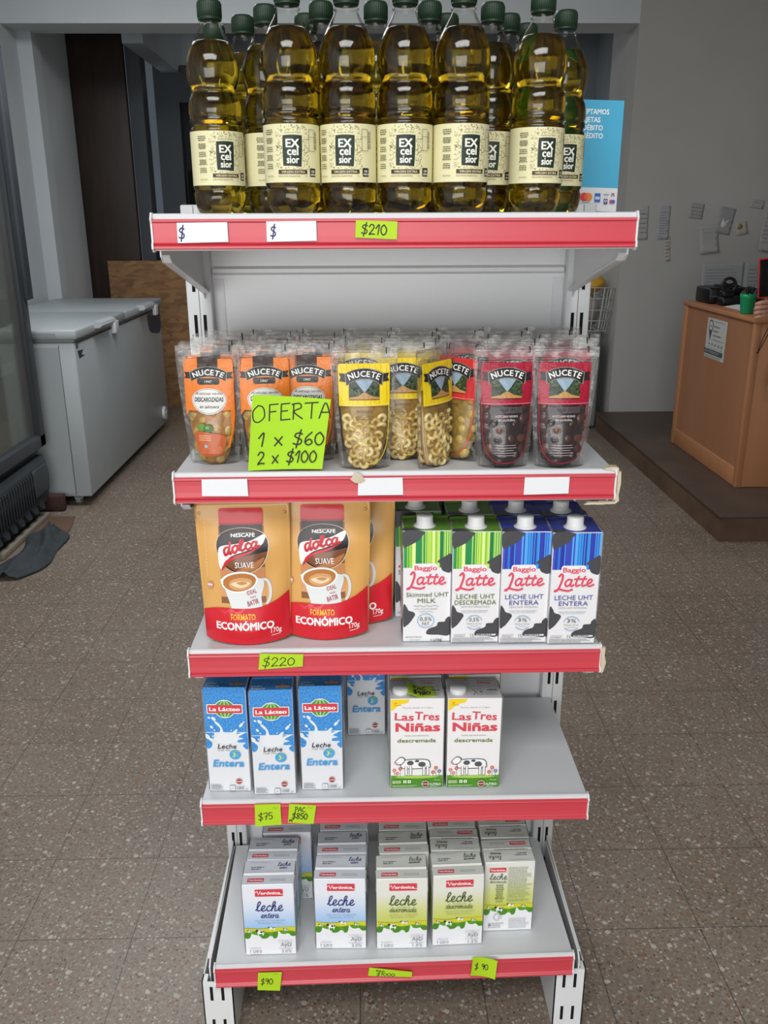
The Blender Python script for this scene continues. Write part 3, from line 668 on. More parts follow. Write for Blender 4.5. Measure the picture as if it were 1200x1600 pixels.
# papers on the back wall --------------------------------------------------
PCOL = ['#a9a9a8', '#a3a4a8', '#a2a1a0', '#9e9d9d', '#a8a7a4', '#b0a99c', '#99989a', '#abaaa8', '#a6a7a9', '#a2a3a6']
def note(name, x, z, w2, h, rot, k, label, lines=6, seed=1, curl=.012, dark='#8d8e93', fancy=None):
    b = MB(); c, q = math.cos(rot), math.sin(rot)
    def fn(u, v, hh): 
        lift = curl*(max(0, .55 - v/h))**2
        return (x + (u-w2/2)*c - (v-h/2)*q, 4.5685 - hh - lift, z + (u-w2/2)*q + (v-h/2)*c)
    sh = Sheet(b, fn, 2e-4, .03, (w2, h), lambda c2: mat('note_'+c2.strip('#'), c2, .85)); sh.rect(0, 0, w2, h, PCOL[k])
    if lines: sh.fine(w2*.1, h*.15, w2*.9, h*.85, lines, dark, seed, h/lines*.16)
    if fancy: fancy(sh, w2, h)
    o = b.build(name); md = o.modifiers.new('thick', 'SOLIDIFY'); md.thickness = .0006
    return tag(o, label, 'paper note', 'notes taped to the back wall')
note('paper_note', 1.715, 1.335, .062, .20, .02, 0, 'smudged printed note nearest the corner on the back wall', 5, 2)
note('paper_note', 1.845, 1.335, .075, .20, 0, 1, 'upright note filled with lines, second from the wall corner', 9, 3)
note('receipt_slip', 1.885, 1.175, .035, .15, .10, 5, 'narrow creased receipt below the lined note on the wall', 5, 4, .005, '#7b6a66')
note('paper_note', 2.045, 1.405, .09, .09, -.12, 3, 'small square grey note above the larger blank sheet', 3, 5)
note('paper_note', 2.145, 1.235, .12, .17, .10, 4, 'pale tilted sheet with two lines near its top edge', 0, 6, .035, '#8d8e93', lambda s, w2, h: s.rect(w2*.1, h*.72, w2*.6, h*.735, '#8c8c8c'))
note('paper_note', 2.235, 1.345, .10, .16, -.18, 6, 'grey note with a torn white patch, tilted to the left', 0, 7, .01, '#8d8e93', lambda s, w2, h: s.blob([(.03, .05), (.05, .035), (.075, .06), (.07, .09), (.05, .075), (.035, .095)], '#c9cac8'))
note('paper_scrap', 2.345, 1.30, .075, .075, .2, 5, 'cream torn scrap of paper on the back wall', 0, 8, .02, '#8d8e93', lambda s, w2, h: s.blob([(.01, .04), (.03, .03), (.045, .05), (.03, .068)], '#8a7c60'))
note('paper_note', 2.425, 1.445, .09, .05, -.15, 7, 'small note above the right end of the wall notes', 2, 9)
note('paper_note', 2.53, 1.30, .11, .28, -.10, 0, 'long curled sheet at the right end of the wall notes', 8, 10, .05)
note('wall_sheet', 2.26, .985, .27, .21, .02, 8, 'wide printed sheet on the wall behind the receipt printer', 8, 11, .0)
note('wall_sheet', 2.50, .99, .19, .20, .01, 9, 'second wide sheet on the wall behind the green cup', 6, 12, .0)

# storage seen through the gap by the right jamb ------------------------------
def rack():
    r = empty('storage_rack', (1.42, 4.80, 0)); b = MB(); b.rbox(-.18, -.2, 0.02, .09, .2, .645, mat('dull_grey_enamel', '#7f8580', .6), .006); b.box(-.16, -.18, 0, .07, .18, .02, BLACK); b.build('cabinet', r)
    W = mat('wire_white', '#cfd0cb', .5); b = MB()
    for z, f in ((.652, .8), (.72, .86), (.79, .92), (.865, 1.0), (.935, 1.06)):
        b.tube([(-.17*f+.02, -.17*f, z), (.11*f+.045, -.17*f, z), (.11*f+.045, .17*f, z), (-.17*f+.02, .17*f, z)], .004, W, 6, True)
    for k in range(6):
        t = k/5; b.cyl((-.116+t*.249, -.136, .652), (-.160+t*.322, -.18, .935), .003, .003, W, 6); b.cyl((-.116+t*.249, -.136, .649), (-.116+t*.249, .136, .649), .003, .003, W, 6)
    for k in range(6): t = k/5; b.cyl((.133, -.136+t*.27, .652), (.162, -.18+t*.36, .935), .003, .003, W, 6)
    b.build('wire_basket', r); tag(r, 'wire basket rack on a dull grey cabinet by the right jamb', 'rack')
rack()
def bag(name, c, s, col, label, seed):
    b = MB(); R = random.Random(seed); bm = bmesh.new(); bmesh.ops.create_icosphere(bm, subdivisions=3, radius=1)
    for p in bm.verts:
        k = 1 + .22*noise.noise(p.co*2.1 + Vector((seed, 0, 0))); p.co = Vector((c[0]+p.co.x*s[0]*k, c[1]+p.co.y*s[1]*k, c[2]+p.co.z*s[2]*k))
    b.bm(bm, mat('bag_'+col.strip('#'), col, .45, bump=(25, .5, .01)), True); return tag(b.build(name), label, 'bag')
bag('plastic_bag', (1.435, 4.80, .772), (.10, .10, .115), '#a8a09a', 'pale grey plastic bag inside the wire basket', 3)
bag('plastic_bag', (1.455, 4.80, .955), (.10, .11, .062), '#d0a032', 'yellow plastic bag on top of the wire basket', 7)
# ------------------------------------------------------------------ shelving unit
Z = [1.3604, 1.0256, 0.7557, 0.4928, 0.1683]      # front lip heights of the five shelves
GREY_DECK = mat('shelf_enamel', '#d2d3d5', 0.36, vary=(4, '#c6c8cb', 0.8))
def gondola():
    r = empty('gondola_shelving', (0, 0, 0))
    for sx in (-1, 1):
        b = MB(); x0, x1 = sorted((sx*.288, sx*.328)); b.rbox(x0, .2985, 0.0, x1, .335, 1.376, WHITE, .002, 1)
        b.box(sx*.308-.0006, .2976, .02, sx*.308+.0006, .2986, 1.374, mat('seam_grey', '#8b8c8e', .6))
        z = 1.352
        while z > .05:
            for dx in (-.0075, .0075): b.box(sx*.308+dx-.0026, .2979, z-.036, sx*.308+dx+.0026, .2988, z, SLOT)
            z -= .0725
        b.build('upright', r)
        # slotted foot: an open channel on the floor, with its web at the inner side
        b = MB(); a0, a1 = sorted((sx*.277, sx*.329)); yo = .004 - sx*-.006
        b.box(a0, yo, 0, a1, yo+.002, .128, WHITE); wx = sx*.277; b.box(min(wx, wx+sx*.002), yo, 0, max(wx, wx+sx*.002), .2985, .125, WHITE)
        ox = sx*.329; b.box(min(ox, ox-sx*.002), yo, 0, max(ox, ox-sx*.002), .2985, .128, WHITE)
        b.box(min(ox, ox-sx*.009), yo+.002, .118, max(ox, ox-sx*.009), yo+.018, .128, WHITE)
        for zt in (.118, .0455):
            for dx in (-.0105, .0085): b.box(sx*.303+dx-.0025, yo-.0005, max(.003, zt-.030), sx*.303+dx+.0025, yo+.0003, zt, SLOT)
        b.build('foot', r)
        b = MB(); px = sx*.3165
        b.prism([(.012, .100), (.2985, .100), (.2985, .172), (.03, .160), (.012, .146)], 'x', px-.0012, px+.0012, WHITE); b.box(px-.003, .02, .157, px+.003, .297, .160, WHITE); b.build('side_rail', r)
    b = MB(); b.box(-.288, .322, .02, .288, .33, 1.352, WHITE); b.box(-.288, .312, 1.352, .288, .335, 1.366, WHITE)
    for zz in (1.268, 1.005, .72, .44): 
        b.prism([(.322, zz), (.3145, zz+.004), (.3145, zz+.010), (.322, zz+.014)], 'x', -.286, .286, WHITE)
    b.box(-.286, .3205, 1.03, -.27, .322, 1.262, GREY_DECK); b.box(.27, .3205, 1.03, .286, .322, 1.262, GREY_DECK)
    b.build('back_panel', r)
    prof = [(-.0012, -.0065), (-.0052, -.0075), (-.0058, -.0098), (-.0036, -.0112), (-.0032, -.018), (-.0032, -.028), (-.0036, -.0345), (-.0058, -.036), (-.0034, -.0372), (-.0062, -.0392), (-.0062, -.0418), (-.0012, -.0432)]
    for k, z in enumerate(Z):
        s = empty('shelf_pivot'); bpy.data.objects.remove(s)
        b = MB()
        b.box(-.303, .0025, z-.0045, .303, .2975, z-.0028, GREY_DECK)
        # rolled front lip and front skirt
        b.prism([(.0045, z-.0045), (.004, z-.0012), (.002, z), (-.0004, z-.001), (-.0012, z-.005), (-.0012, z-.044), (.0012, z-.0445), (.0012, z-.006)], 'x', -.3045, .3045, GREY_DECK)
        b.box(-.303, .012, z-.030, .303, .016, z-.0045, WHITE); b.box(-.303, .285, z-.030, .303, .2975, z-.0045, WHITE)
        for sx in (-1, 1):
            e0, e1 = sorted((sx*.3028, sx*.3052))
            b.prism([(.006, z+.0012), (-.002, z+.0012), (-.0072, z-.007), (-.0052, z-.012), (-.0048, z-.033), (-.0078, z-.0365), (-.0078, z-.042), (-.002, z-.0462), (.006, z-.0462)], 'x', e0, e1, CAPW)
            if k < 4: b.box(min(sx*.300, sx*.303), .0025, z-.018, max(sx*.300, sx*.303), .2975, z-.003, WHITE)
        sh = b.build('shelf', r)
        b = MB(); b.prism([(y, z+zz) for y, zz in prof], 'x', -.3028, .3028, RED); ra = b.build('price_rail', sh)
        if k < 4:
            for sx in (-1, 1):
                b = MB(); px = sx*.2985
                b.prism([(.008, z-.034), (.010, z-.052), (.022, z-.060), (.285, z-.118), (.298, z-.128), (.298, z-.0045), (.008, z-.0045)], 'x', px-.001, px+.001, WHITE)
                q0, q1 = sorted((px, px - sx*.011))
                b.prism([(.010, z-.052), (.022, z-.060), (.285, z-.118), (.285, z-.1155), (.022, z-.0575), (.012, z-.050)], 'x', q0, q1, WHITE)
                b.build('bracket', sh)
        if k == 4:    # the bottom shelf sits a touch askew on its feet
            sh.rotation_euler = (0, 0, math.radians(1.15))
    # old masking tape on the rail ends
    TP = mat('masking_tape', '#cfc3ab', .7, vary=(60, '#b9a98c', .8))
    def tape(pts, y0, y1):
        b = MB(); b.prism(pts, 'y', y0, y1, TP); return b.build('tape_remnant', r)
    z = Z[1]
    tape([(.286, z+.0008), (.300, z+.003), (.3075, z+.002), (.309, z-.010), (.3062, z-.014), (.3055, z-.004), (.296, z-.001)], -.003, .010)
    tape([(.3055, z-.004), (.3095, z-.002), (.3105, z-.020), (.3085, z-.036), (.310, z-.044), (.305, z-.0485), (.262, z-.0495), (.268, z-.0462), (.3045, z-.0455), (.3058, z-.030)], -.0085, -.004)
    tape([(-.062, z-.010), (-.055, z+.001), (-.046, z-.004), (-.041, z-.012), (-.048, z-.016), (-.056, z-.015)], -.0068, -.0062)
    z = Z[2]; tape([(.3040, z-.002), (.309, z-.001), (.3085, z-.014), (.3115, z-.026), (.3085, z-.040), (.306, z-.044), (.304, z-.030)], -.0085, -.003)
    tag(r, 'white metal shelving unit with five shelves and red price rails', 'shelving')
gondola()

YEL = '#b0d31c'
def paper_tag(name, q, y, col, draw, label, cat='price tag', group='price tags on the red rails', curl=.0, t=.0004):
    """thin paper with corners q = TL, TR, BR, BL as (x, z)"""
    b = MB(); wd = math.dist(q[0], q[1]); ht = math.dist(q[0], q[3])
    def fn(u, v, h):
        a, c = u/wd, v/ht
        top = Vector(q[0])*(1-a) + Vector(q[1])*a; bot = Vector(q[3])*(1-a) + Vector(q[2])*a; p = bot*(1-c) + top*c
        return (p.x, y - h - curl*(2*a-1)**2, p.y)
    sh = Sheet(b, fn, 2.5e-4 if curl else 8e-5, .0035 if curl else None, (wd, ht), lambda c2: mat('tag_'+c2.strip('#'), c2, .6)); sh.rect(0, 0, wd, ht, col); draw(sh, wd, ht)
    n = 12; bk = [fn(wd*i/n, vv, -t) for vv in (0, ht) for i in range(n+1)]; fr = [fn(wd*i/n, vv, 0) for vv in (0, ht) for i in range(n+1)]
    fs = []; m = n+1
    for i in range(n): fs += [(i, i+1, m+i+1, m+i), (2*m+i, 2*m+i+1, i+1, i), (3*m+i, 3*m+i+1, m+i+1, m+i)]
    fs += [(0, 2*m, 3*m, m), (n, 2*m+n, 3*m+n, m+n)]
    b.add(bk+fr, fs, mat('tag_'+col.strip('#'), col, .6))
    return tag(b.build(name), label, cat, group)
INK = '#1d1b1c'; BLU = '#23265e'
def nothing(s, w2, h): pass
Yt = -.0064
TAGW = '#e4e4e7'
paper_tag('price_strip', [(-.272, 1.3495), (-.2094, 1.35), (-.2093, 1.3265), (-.2724, 1.3253)], Yt, TAGW, lambda s, w2, h: s.hand('$', .002, .005, .0135, BLU, .0017), 'white strip with a lone blue dollar sign, left end of the top rail')
paper_tag('price_strip', [(-.161, 1.3506), (-.099, 1.3511), (-.0989, 1.3275), (-.1613, 1.3263)], Yt, TAGW, lambda s, w2, h: s.hand('$', .005, .006, .0125, BLU, .0016), 'white strip with a lone blue dollar sign, under the third bottle')
paper_tag('price_tag', [(-.0496, 1.3517), (.0022, 1.3499), (.0014, 1.3286), (-.0507, 1.3312)], Yt-.0004, YEL, lambda s, w2, h: s.hand('$210', .0075, .0045, .0115, INK, .0015, sx=1.25), 'lime tag handwritten $210 on the top rail')
z = 1
paper_tag('price_strip', [(-.2648, 1.0176), (-.2029, 1.0179), (-.2025, .9931), (-.2656, .9938)], Yt, TAGW, nothing, 'blank white strip at the left end of the second rail')
paper_tag('price_strip', [(-.051, 1.0173), (.0095, 1.0176), (.0105, .9927), (-.0522, .9925)], Yt, TAGW, nothing, 'blank white strip with torn tape, middle of the second rail')
paper_tag('price_strip', [(.1776, 1.0159), (.2394, 1.0162), (.2391, .9922), (.177, .991)], Yt, TAGW, nothing, 'blank white strip at the right end of the second rail')
paper_tag('price_tag', [(-.1988, .7514), (-.1352, .7494), (-.1368, .7295), (-.2019, .7252)], Yt-.0002, YEL, lambda s, w2, h: s.hand('$220', .0055, .0045, .015, INK, .0014, sx=1.3), 'lime tag handwritten $220 on the coffee shelf rail')
paper_tag('price_tag', [(-.2198, .4886), (-.1799, .489), (-.1795, .4505), (-.2209, .4477)], Yt-.0002, YEL, lambda s, w2, h: (s.hand('$75', .0055, .011, .0125, INK, .0014, sx=1.05, rot=.08), s.stroke([(.027, .032), (.030, .036), (.032, .032), (.036, .036)], .0004, '#7d8f2a')), 'lime tag handwritten $75 below the blue milk cartons')
paper_tag('price_tag', [(-.166, .4887), (-.1241, .4855), (-.1292, .4507), (-.1693, .454)], Yt-.0002, YEL, lambda s, w2, h: (s.hand('PAC', .0095, .0215, .0085, INK, .0013, sx=1.0), s.hand('$850', .006, .0085, .0105, INK, .0014), s.hand('FT.', .002, .003, .003, INK, .0013, sx=1.2), s.stroke([(.028, .029), (.031, .032), (.034, .029), (.037, .032)], .0004, '#7d8f2a')), 'lime tag handwritten PAC $850 on the fourth rail')
paper_tag('price_tag', [(-.2305, .1579), (-.1907, .1583), (-.1956, .1179), (-.2334, .1203)], -.0124, YEL, lambda s, w2, h: (s.hand('$90', .0055, .0125, .0115, INK, .0014, sx=1.05, rot=.05), s.stroke([(.026, .033), (.029, .036), (.032, .033), (.035, .036)], .0004, '#7d8f2a')), 'lime tag handwritten $90 at the left of the bottom rail')
paper_tag('price_tag', [(-.0442, .1601), (.0282, .1485), (.0272, .1374), (-.0465, .1421)], -.0084, YEL, lambda s, w2, h: (s.hand('$1000', .014, .0015, .0072, INK, .0011, sx=1.5), s.hand('PAC', .012, .0112, .0032, INK, .0009, sx=2.4)), 'narrow lime tag handwritten $1000 in the middle of the bottom rail')
paper_tag('price_tag', [(.1304, .1777), (.1718, .1684), (.169, .1281), (.1272, .1376)], -.0052, YEL, lambda s, w2, h: s.hand('$ 90', .006, .014, .012, INK, .0014, sx=.85, rot=.05), 'lime tag handwritten $90 at the right of the bottom rail', curl=.003)
paper_tag('offer_sign', [(-.1908, 1.1313), (-.0863, 1.1244), (-.1008, 1.0275), (-.2024, 1.0262)], .0085, '#a6d616', lambda s, w2, h: (s.hand('OFERTA', .002, .068, .0225, INK, .0018, sx=1.12, rot=.10), s.hand('1 x $60', .012, .034, .019, INK, .0019, sx=1.28, rot=.04), s.hand('2 x $100', .012, .009, .017, INK, .0018, sx=1.12, rot=.03)), 'square lime paper sign reading OFERTA leaning on the olive pouches', 'sign', 'offer sign', curl=.004)

# blue card sign behind the right upright ------------------------------------
def card_sign():
    b = MB(); W, H = .150, .165; x0, z0 = .2215, 1.3685
    ang = math.radians(5)
    def fn(u, v, h): return (x0 + u*math.cos(ang), .352 - u*math.sin(ang)*-1*-.8 - h, z0 + v - u*.035)
    def mk(h): return [fn(0, 0, h), fn(W, 0, h), fn(W, H, h), fn(0, H, h)]
    f, k = mk(0), mk(-.003); b.add(f+k, [(4, 5, 6, 7), (0, 1, 5, 4), (1, 2, 6, 5), (2, 3, 7, 6), (3, 0, 4, 7), (0, 1, 2, 3)], mat('card_white', '#e2e2e6', .5))
    s = Sheet(b, fn, 1.2e-4, None, (W, H), lambda c: mat('card_'+c.strip('#'), c, .45))
    s.rect(0, .036, W, H, '#3ea9d0')
    for k2, t in enumerate(('ACEPTAMOS', 'TARJETAS', 'DE D\u00c9BITO', 'Y CR\u00c9DITO')):
        s.text(t, .1275 if k2 == 0 else (.1145, .1145, .119, .120)[k2], .1445 - k2*.0117, .0078, '#f4f6f8', 'r', .035, 0, .86)
    s.text('mercado', .093, .052, .0026, '#d8eef6', 'r', .03); s.text('pago', .088, .048, .0026, '#d8eef6', 'r', .03)
    s.text('VISA', .087, .018, .0085, '#1d2a63', 'r', .05, .2)
    s.ell(.0965, .0215, .0064, .0064, '#e2262c'); s.ell(.1035, .0215, .0064, .0064, '#f0862a'); s.ell(.1, .0215, .0022, .0052, '#e8602a'); s.rect(.094, .0125, .106, .0133, '#77777d')
    s.rect(.1135, .014, .1228, .0275, '#2a63b4'); s.rect(.1145, .018, .1218, .0225, '#bcd0ea')
    s.rect(.127, .026, .137, .027, '#8a8a90'); s.rect(.129, .0245, .135, .0252, '#8a8a90')
    s.stroke([(.140, .0235), (.1425, .0275), (.145, .0238)], .0011, '#8b3a44'); s.stroke([(.140, .0285), (.1425, .0265), (.1445, .0285)], .0009, '#8b3a44')
    s.rect(.1285, .0115, .1345, .0195, '#25315e'); s.ring(.1315, .016, .0017, .0017, .0009, '#e8e8ee')
    s.ell(.1402, .0155, .0029, .0029, '#d43a41'); s.ell(.1436, .0155, .0029, .0029, '#2b62bd')
    tag(b.build('card_sign'), 'blue card sign about accepted bank cards behind the right upright', 'sign')
card_sign()
# ------------------------------------------------------------------ bottles of oil
DECK = -.0022
OIL = mat('olive_oil', '#b59c28', 0.02, trans=1.0, ior=1.47)
PET = film('clear_pet', '#fbfbf9', 0.0, 0.01, None, 0.05)
CAPG = mat('dark_green_cap', '#1d3322', 0.45)
def make_bottle():
    r = empty('olive_oil_bottle'); k = 1
    prof = [(.0, .004), (.012, .004), (.020, .001), (.026, .0), (.0305, .004), (.0338, .012), (.0348, .020), (.0350, .028), (.0332, .0308), (.0332, .0330), (.0350, .036), (.0352, .039), (.0352, .106), (.0348, .1085), (.0328, .111), (.0329, .1135), (.0348, .1165), (.0351, .1195), (.0342, .122), (.0335, .1235), (.0342, .1255), (.0350, .128), (.0351, .133), (.0346, .140), (.0330, .1465), (.0306, .1515), (.0300, .1535), (.0305, .1550), (.0296, .1575), (.0304, .1605), (.0324, .166), (.0342, .174), (.0347, .181), (.0340, .189), (.0320, .197), (.0290, .205), (.0252, .213), (.0212, .220), (.0172, .2265), (.0145, .2325), (.0134, .2365), (.0132, .243)]
    def flutes(a, z):
        if z < .026: return .045*(math.cos(5*a)-1)*max(0, 1-(z/.026))
        if .160 < z < .222: t = (z-.160)/.062; return .012*math.sin(PI*t)*abs(math.cos(4*a+.4))
        return 0
    b = MB(); b.lathe(prof, PET, 64, ripple=flutes); body = clean(b.build('bottle_body', r))
    b = MB(); s = .982; op = [(rr*s, zz*.998+.0012) for rr, zz in prof if zz < .2135]
    op += [(.0236, .2142), (.0230, .2147), (0, .2147)]
    b.lathe(op, OIL, 64, ripple=flutes); clean(b.build('oil', r), 2e-5)
    b = MB(); n = 60
    def knurl(a, z): return .02*math.cos(36*a) if .2428 < z < .2585 else 0
    b.lathe([(.0, .240), (.0148, .240), (.0152, .2405), (.0152, .2424), (.0147, .2427), (.0156, .2430), (.0157, .2582), (.0150, .2612), (.0135, .2636), (.0105, .2637), (.0095, .2630), (0, .2630)], CAPG, 144, ripple=knurl)
    b.build('cap', r)
    b = MB(); b.lathe([(.0139, .2342), (.0158, .2345), (.0158, .2362), (.0139, .2366)], PET, 40); b.build('neck_ring', r)
    # wrap-around paper label
    b = MB(); R = .03535; z0, Hh = .0385, .0672; Wl = .160
    def fn(u, v, h): a = (u - Wl/2)/R; return ((R+h)*math.sin(a), -(R+h)*math.cos(a), z0 + v)
    s = Sheet(b, fn, 5e-5, .0045, (Wl, Hh), lambda c: mat('label_'+c.strip('#'), c, .5))
    s.rect(0, 0, Wl, Hh, '#e3dcb0'); c = Wl/2
    RR = random.Random(3)
    for q in range(420):    # printed sprigs round the emblem
        x = c + RR.uniform(-.0215, .0215); y = RR.uniform(.015, .0655)
        if abs(x-c) < .0128 and .0175 < y < .0565: continue
        if y > .0585 and abs(x-c) > .019: continue
        a = RR.uniform(0, 6.28); l = RR.uniform(.0009, .0024)
        s.h = 7e-5; s.tris([(x-l*math.cos(a), y-l*math.sin(a)), (x+.00035*math.sin(a), y-.00035*math.cos(a)), (x+l*math.cos(a), y+l*math.sin(a)), (x-.00035*math.sin(a), y+.00035*math.cos(a))], [(0, 1, 2, 3)], RR.choice(['#4d4b2c', '#66623a', '#7d764a']))
    s.h = 1.6e-4
    s.rect(c-.010, .0555, c+.010, .0592, '#e3dcb0'); s.text('Aceite de Oliva', c, .0563, .0023, '#3b3a28', bold=.02)
    s.blob([(c-.0122, .0200), (c-.0125, .036), (c-.0120, .0520), (c-.011, .0540), (c, .0546), (c+.0108, .0540), (c+.0120, .0525), (c+.0117, .036), (c+.0105, .0190), (c+.009, .0182), (c-.002, .0190), (c-.0112, .0192)], '#26332a', 4)
    for t, yy, sx in (('EX', .0405, 1.05), ('CEL', .0315, .95), ('SIOR', .0222, .80)):
        s.text(t.replace('C', 'c').replace('EL', 'el').replace('SIOR', 'sior') if t != 'EX' else t, c, yy, .0098 if t != 'SIOR' else .0088, '#f3f1e4', bold=.045, sx=sx)
    s.rect(c-.0185, .0098, c+.0175, .0146, '#4c3622'); s.text('VIRGEN EXTRA', c, .0108, .0027, '#e3d9b4', bold=.03, width=.029)
    s.text('INDUSTRIA ARGENTINA', c-.0185, .0063, .0018, '#6b664a', 'l'); s.text('1 L', c+.0175, .0063, .002, '#6b664a', 'r')
    for q in range(5): s.fine(c-.0375, .0545-q*.0098, c-.0250, .0615-q*.0098, 4 if q % 2 else 3, '#5b573f', 10+q, .0010, align='c')
    s.text('INDUSTRIA', c-.031, .0065, .0016, '#6b664a')
    for x0, x1, y0, y1 in ((c+.0205, c+.029, .036, .0605),):
        for a in ((x0, y0, x1, y0+.0005), (x0, y1, x1, y1+.0005), (x0, y0, x0+.0005, y1), (x1, y0, x1+.0005, y1), (x0, .052, x1, .0524)): s.rect(*a, '#6f6a4c')
    RR2 = random.Random(8); x = c+.0305
    for q in range(16): w2 = RR2.uniform(.0003, .0008); s.h = 2.4e-4; s.rect(c+.0305, .0385+q*.0013, c+.0355, .0385+q*.0013+w2, '#44465a')
    s.rrect(c+.022, .0065, c+.0315, .0165, .001, '#211f1c'); s.text('150', c+.0268, .0115, .0028, '#e8e4cf', bold=.04); s.text('A\u00d1OS', c+.0268, .0080, .0022, '#e8e4cf', bold=.04)
    b.build('paper_label', r)
    return r
bp = make_bottle()
BOT = [(-.2372, .130, .45, 'leftmost oil bottle on the top shelf, standing a little back from the others'), (-.1300, .046, .10, 'clear oil bottle, leftmost of the four touching in the front row'), (-.0584, .046, -.10, 'clear oil bottle, second from left of the four touching in the front row'),
 (.0132, .046, .0, 'clear oil bottle, third from left of the four touching in the front row'), (.0846, .046, .28, 'clear oil bottle, rightmost of the four touching in the front row'), (.1900, .092, .22, 'clear oil bottle apart at the right with its whole label in view'),
 (-.1680, .160, .60, 'oil bottle peeping out behind the gap right of the leftmost bottle'), (-.0931, .142, .1, 'oil bottle hidden behind the gap of the second and third bottles'), (-.0213, .142, .0, 'oil bottle behind the gap left of the middle bottle'),
 (.0497, .142, .1, 'oil bottle behind the gap right of the middle bottle'), (.1335, .147, -.05, 'oil bottle showing half its label beside the right front bottle'), (.2405, .192, .22, 'oil bottle at the far right beside the blue card sign'),
 (-.2060, .222, .3, 'third-row oil bottle behind the leftmost bottle'), (-.1175, .213, .2, 'third-row oil bottle left of the shelf middle'), (.0792, .213, .1, 'third-row oil bottle right of the shelf middle'), (.1650, .213, .0, 'third-row oil bottle behind the half-hidden label'),
 (-.2550, .2765, .1, 'back-row oil bottle at the left with only its cap showing'), (.2010, .275, .0, 'back-row oil bottle at the right with only its cap showing')]
for x, y, rz, lab in BOT: placer(bp, (x, y, Z[0]+DECK), rz, lab, 'bottle', 'bottles of olive oil on the top shelf')

# ------------------------------------------------------------------ stand-up pouches
def pouch_shape(wb, wt, H, tb, pw=.75):
    """returns surf(s, t, side, h): s in -1..1 across, t in 0..1 up"""
    def half(t): return (wb + (wt-wb)*min(1, t*1.15))/2
    def thick(t):
        if t < .10: return tb*(.80 + .20*t/.10)
        return tb*max(0.0, 1 - ((t-.10)/.82))**.85 + .0006
    def surf(s, t, side, h=0.0):
        x = s*half(t); d = thick(t)*max(0, 1-abs(s)**2.0)**pw
        z = t*H
        return (x, side*(d+h), z)
    return half, thick, surf
def pouch_body(b, surf, m, ns=22, nt=26, t1=1.0, s1=1.0, crimp=None):
    vs = []; fs = []
    for side in (-1, 1):
        for j in range(nt+1):
            for i in range(ns+1):
                s, t = (2*i/ns-1)*s1, j/nt*t1; p = surf(s, t, side)
                if crimp: p = crimp(p, s, t, side)
                vs.append(p)
    m1 = (ns+1)*(nt+1)
    for j in range(nt):
        for i in range(ns):
            k = j*(ns+1)+i; fs.append((k, k+1, k+ns+2, k+ns+1)); k += m1; fs.append((k+1, k, k+ns+1, k+ns+2))
    for i in range(ns): fs.append((i+1, i, m1+i, m1+i+1)); k = nt*(ns+1)+i; fs.append((k, k+1, m1+k+1, m1+k))
    for j in range(nt):
        k = j*(ns+1); fs.append((k+ns+1, k, m1+k, m1+k+ns+1)); k += ns; fs.append((k, k+ns+1, m1+k+ns+1, m1+k))
    b.add(vs, fs, m, True)
CLEAR = film('pouch_film', '#fdfdfc', 0.02, 0.02, (15, 1.0, .034, 1), 0.07)
CLEARB = film('pouch_film_header', '#f8f7f7', 0.09, 0.03, (34, 1.0, .012), 0.16)
PH, PWB, PWT = .1635, .068, .090
half, thick, psurf = pouch_shape(PWB, PWT, PH, .0195)
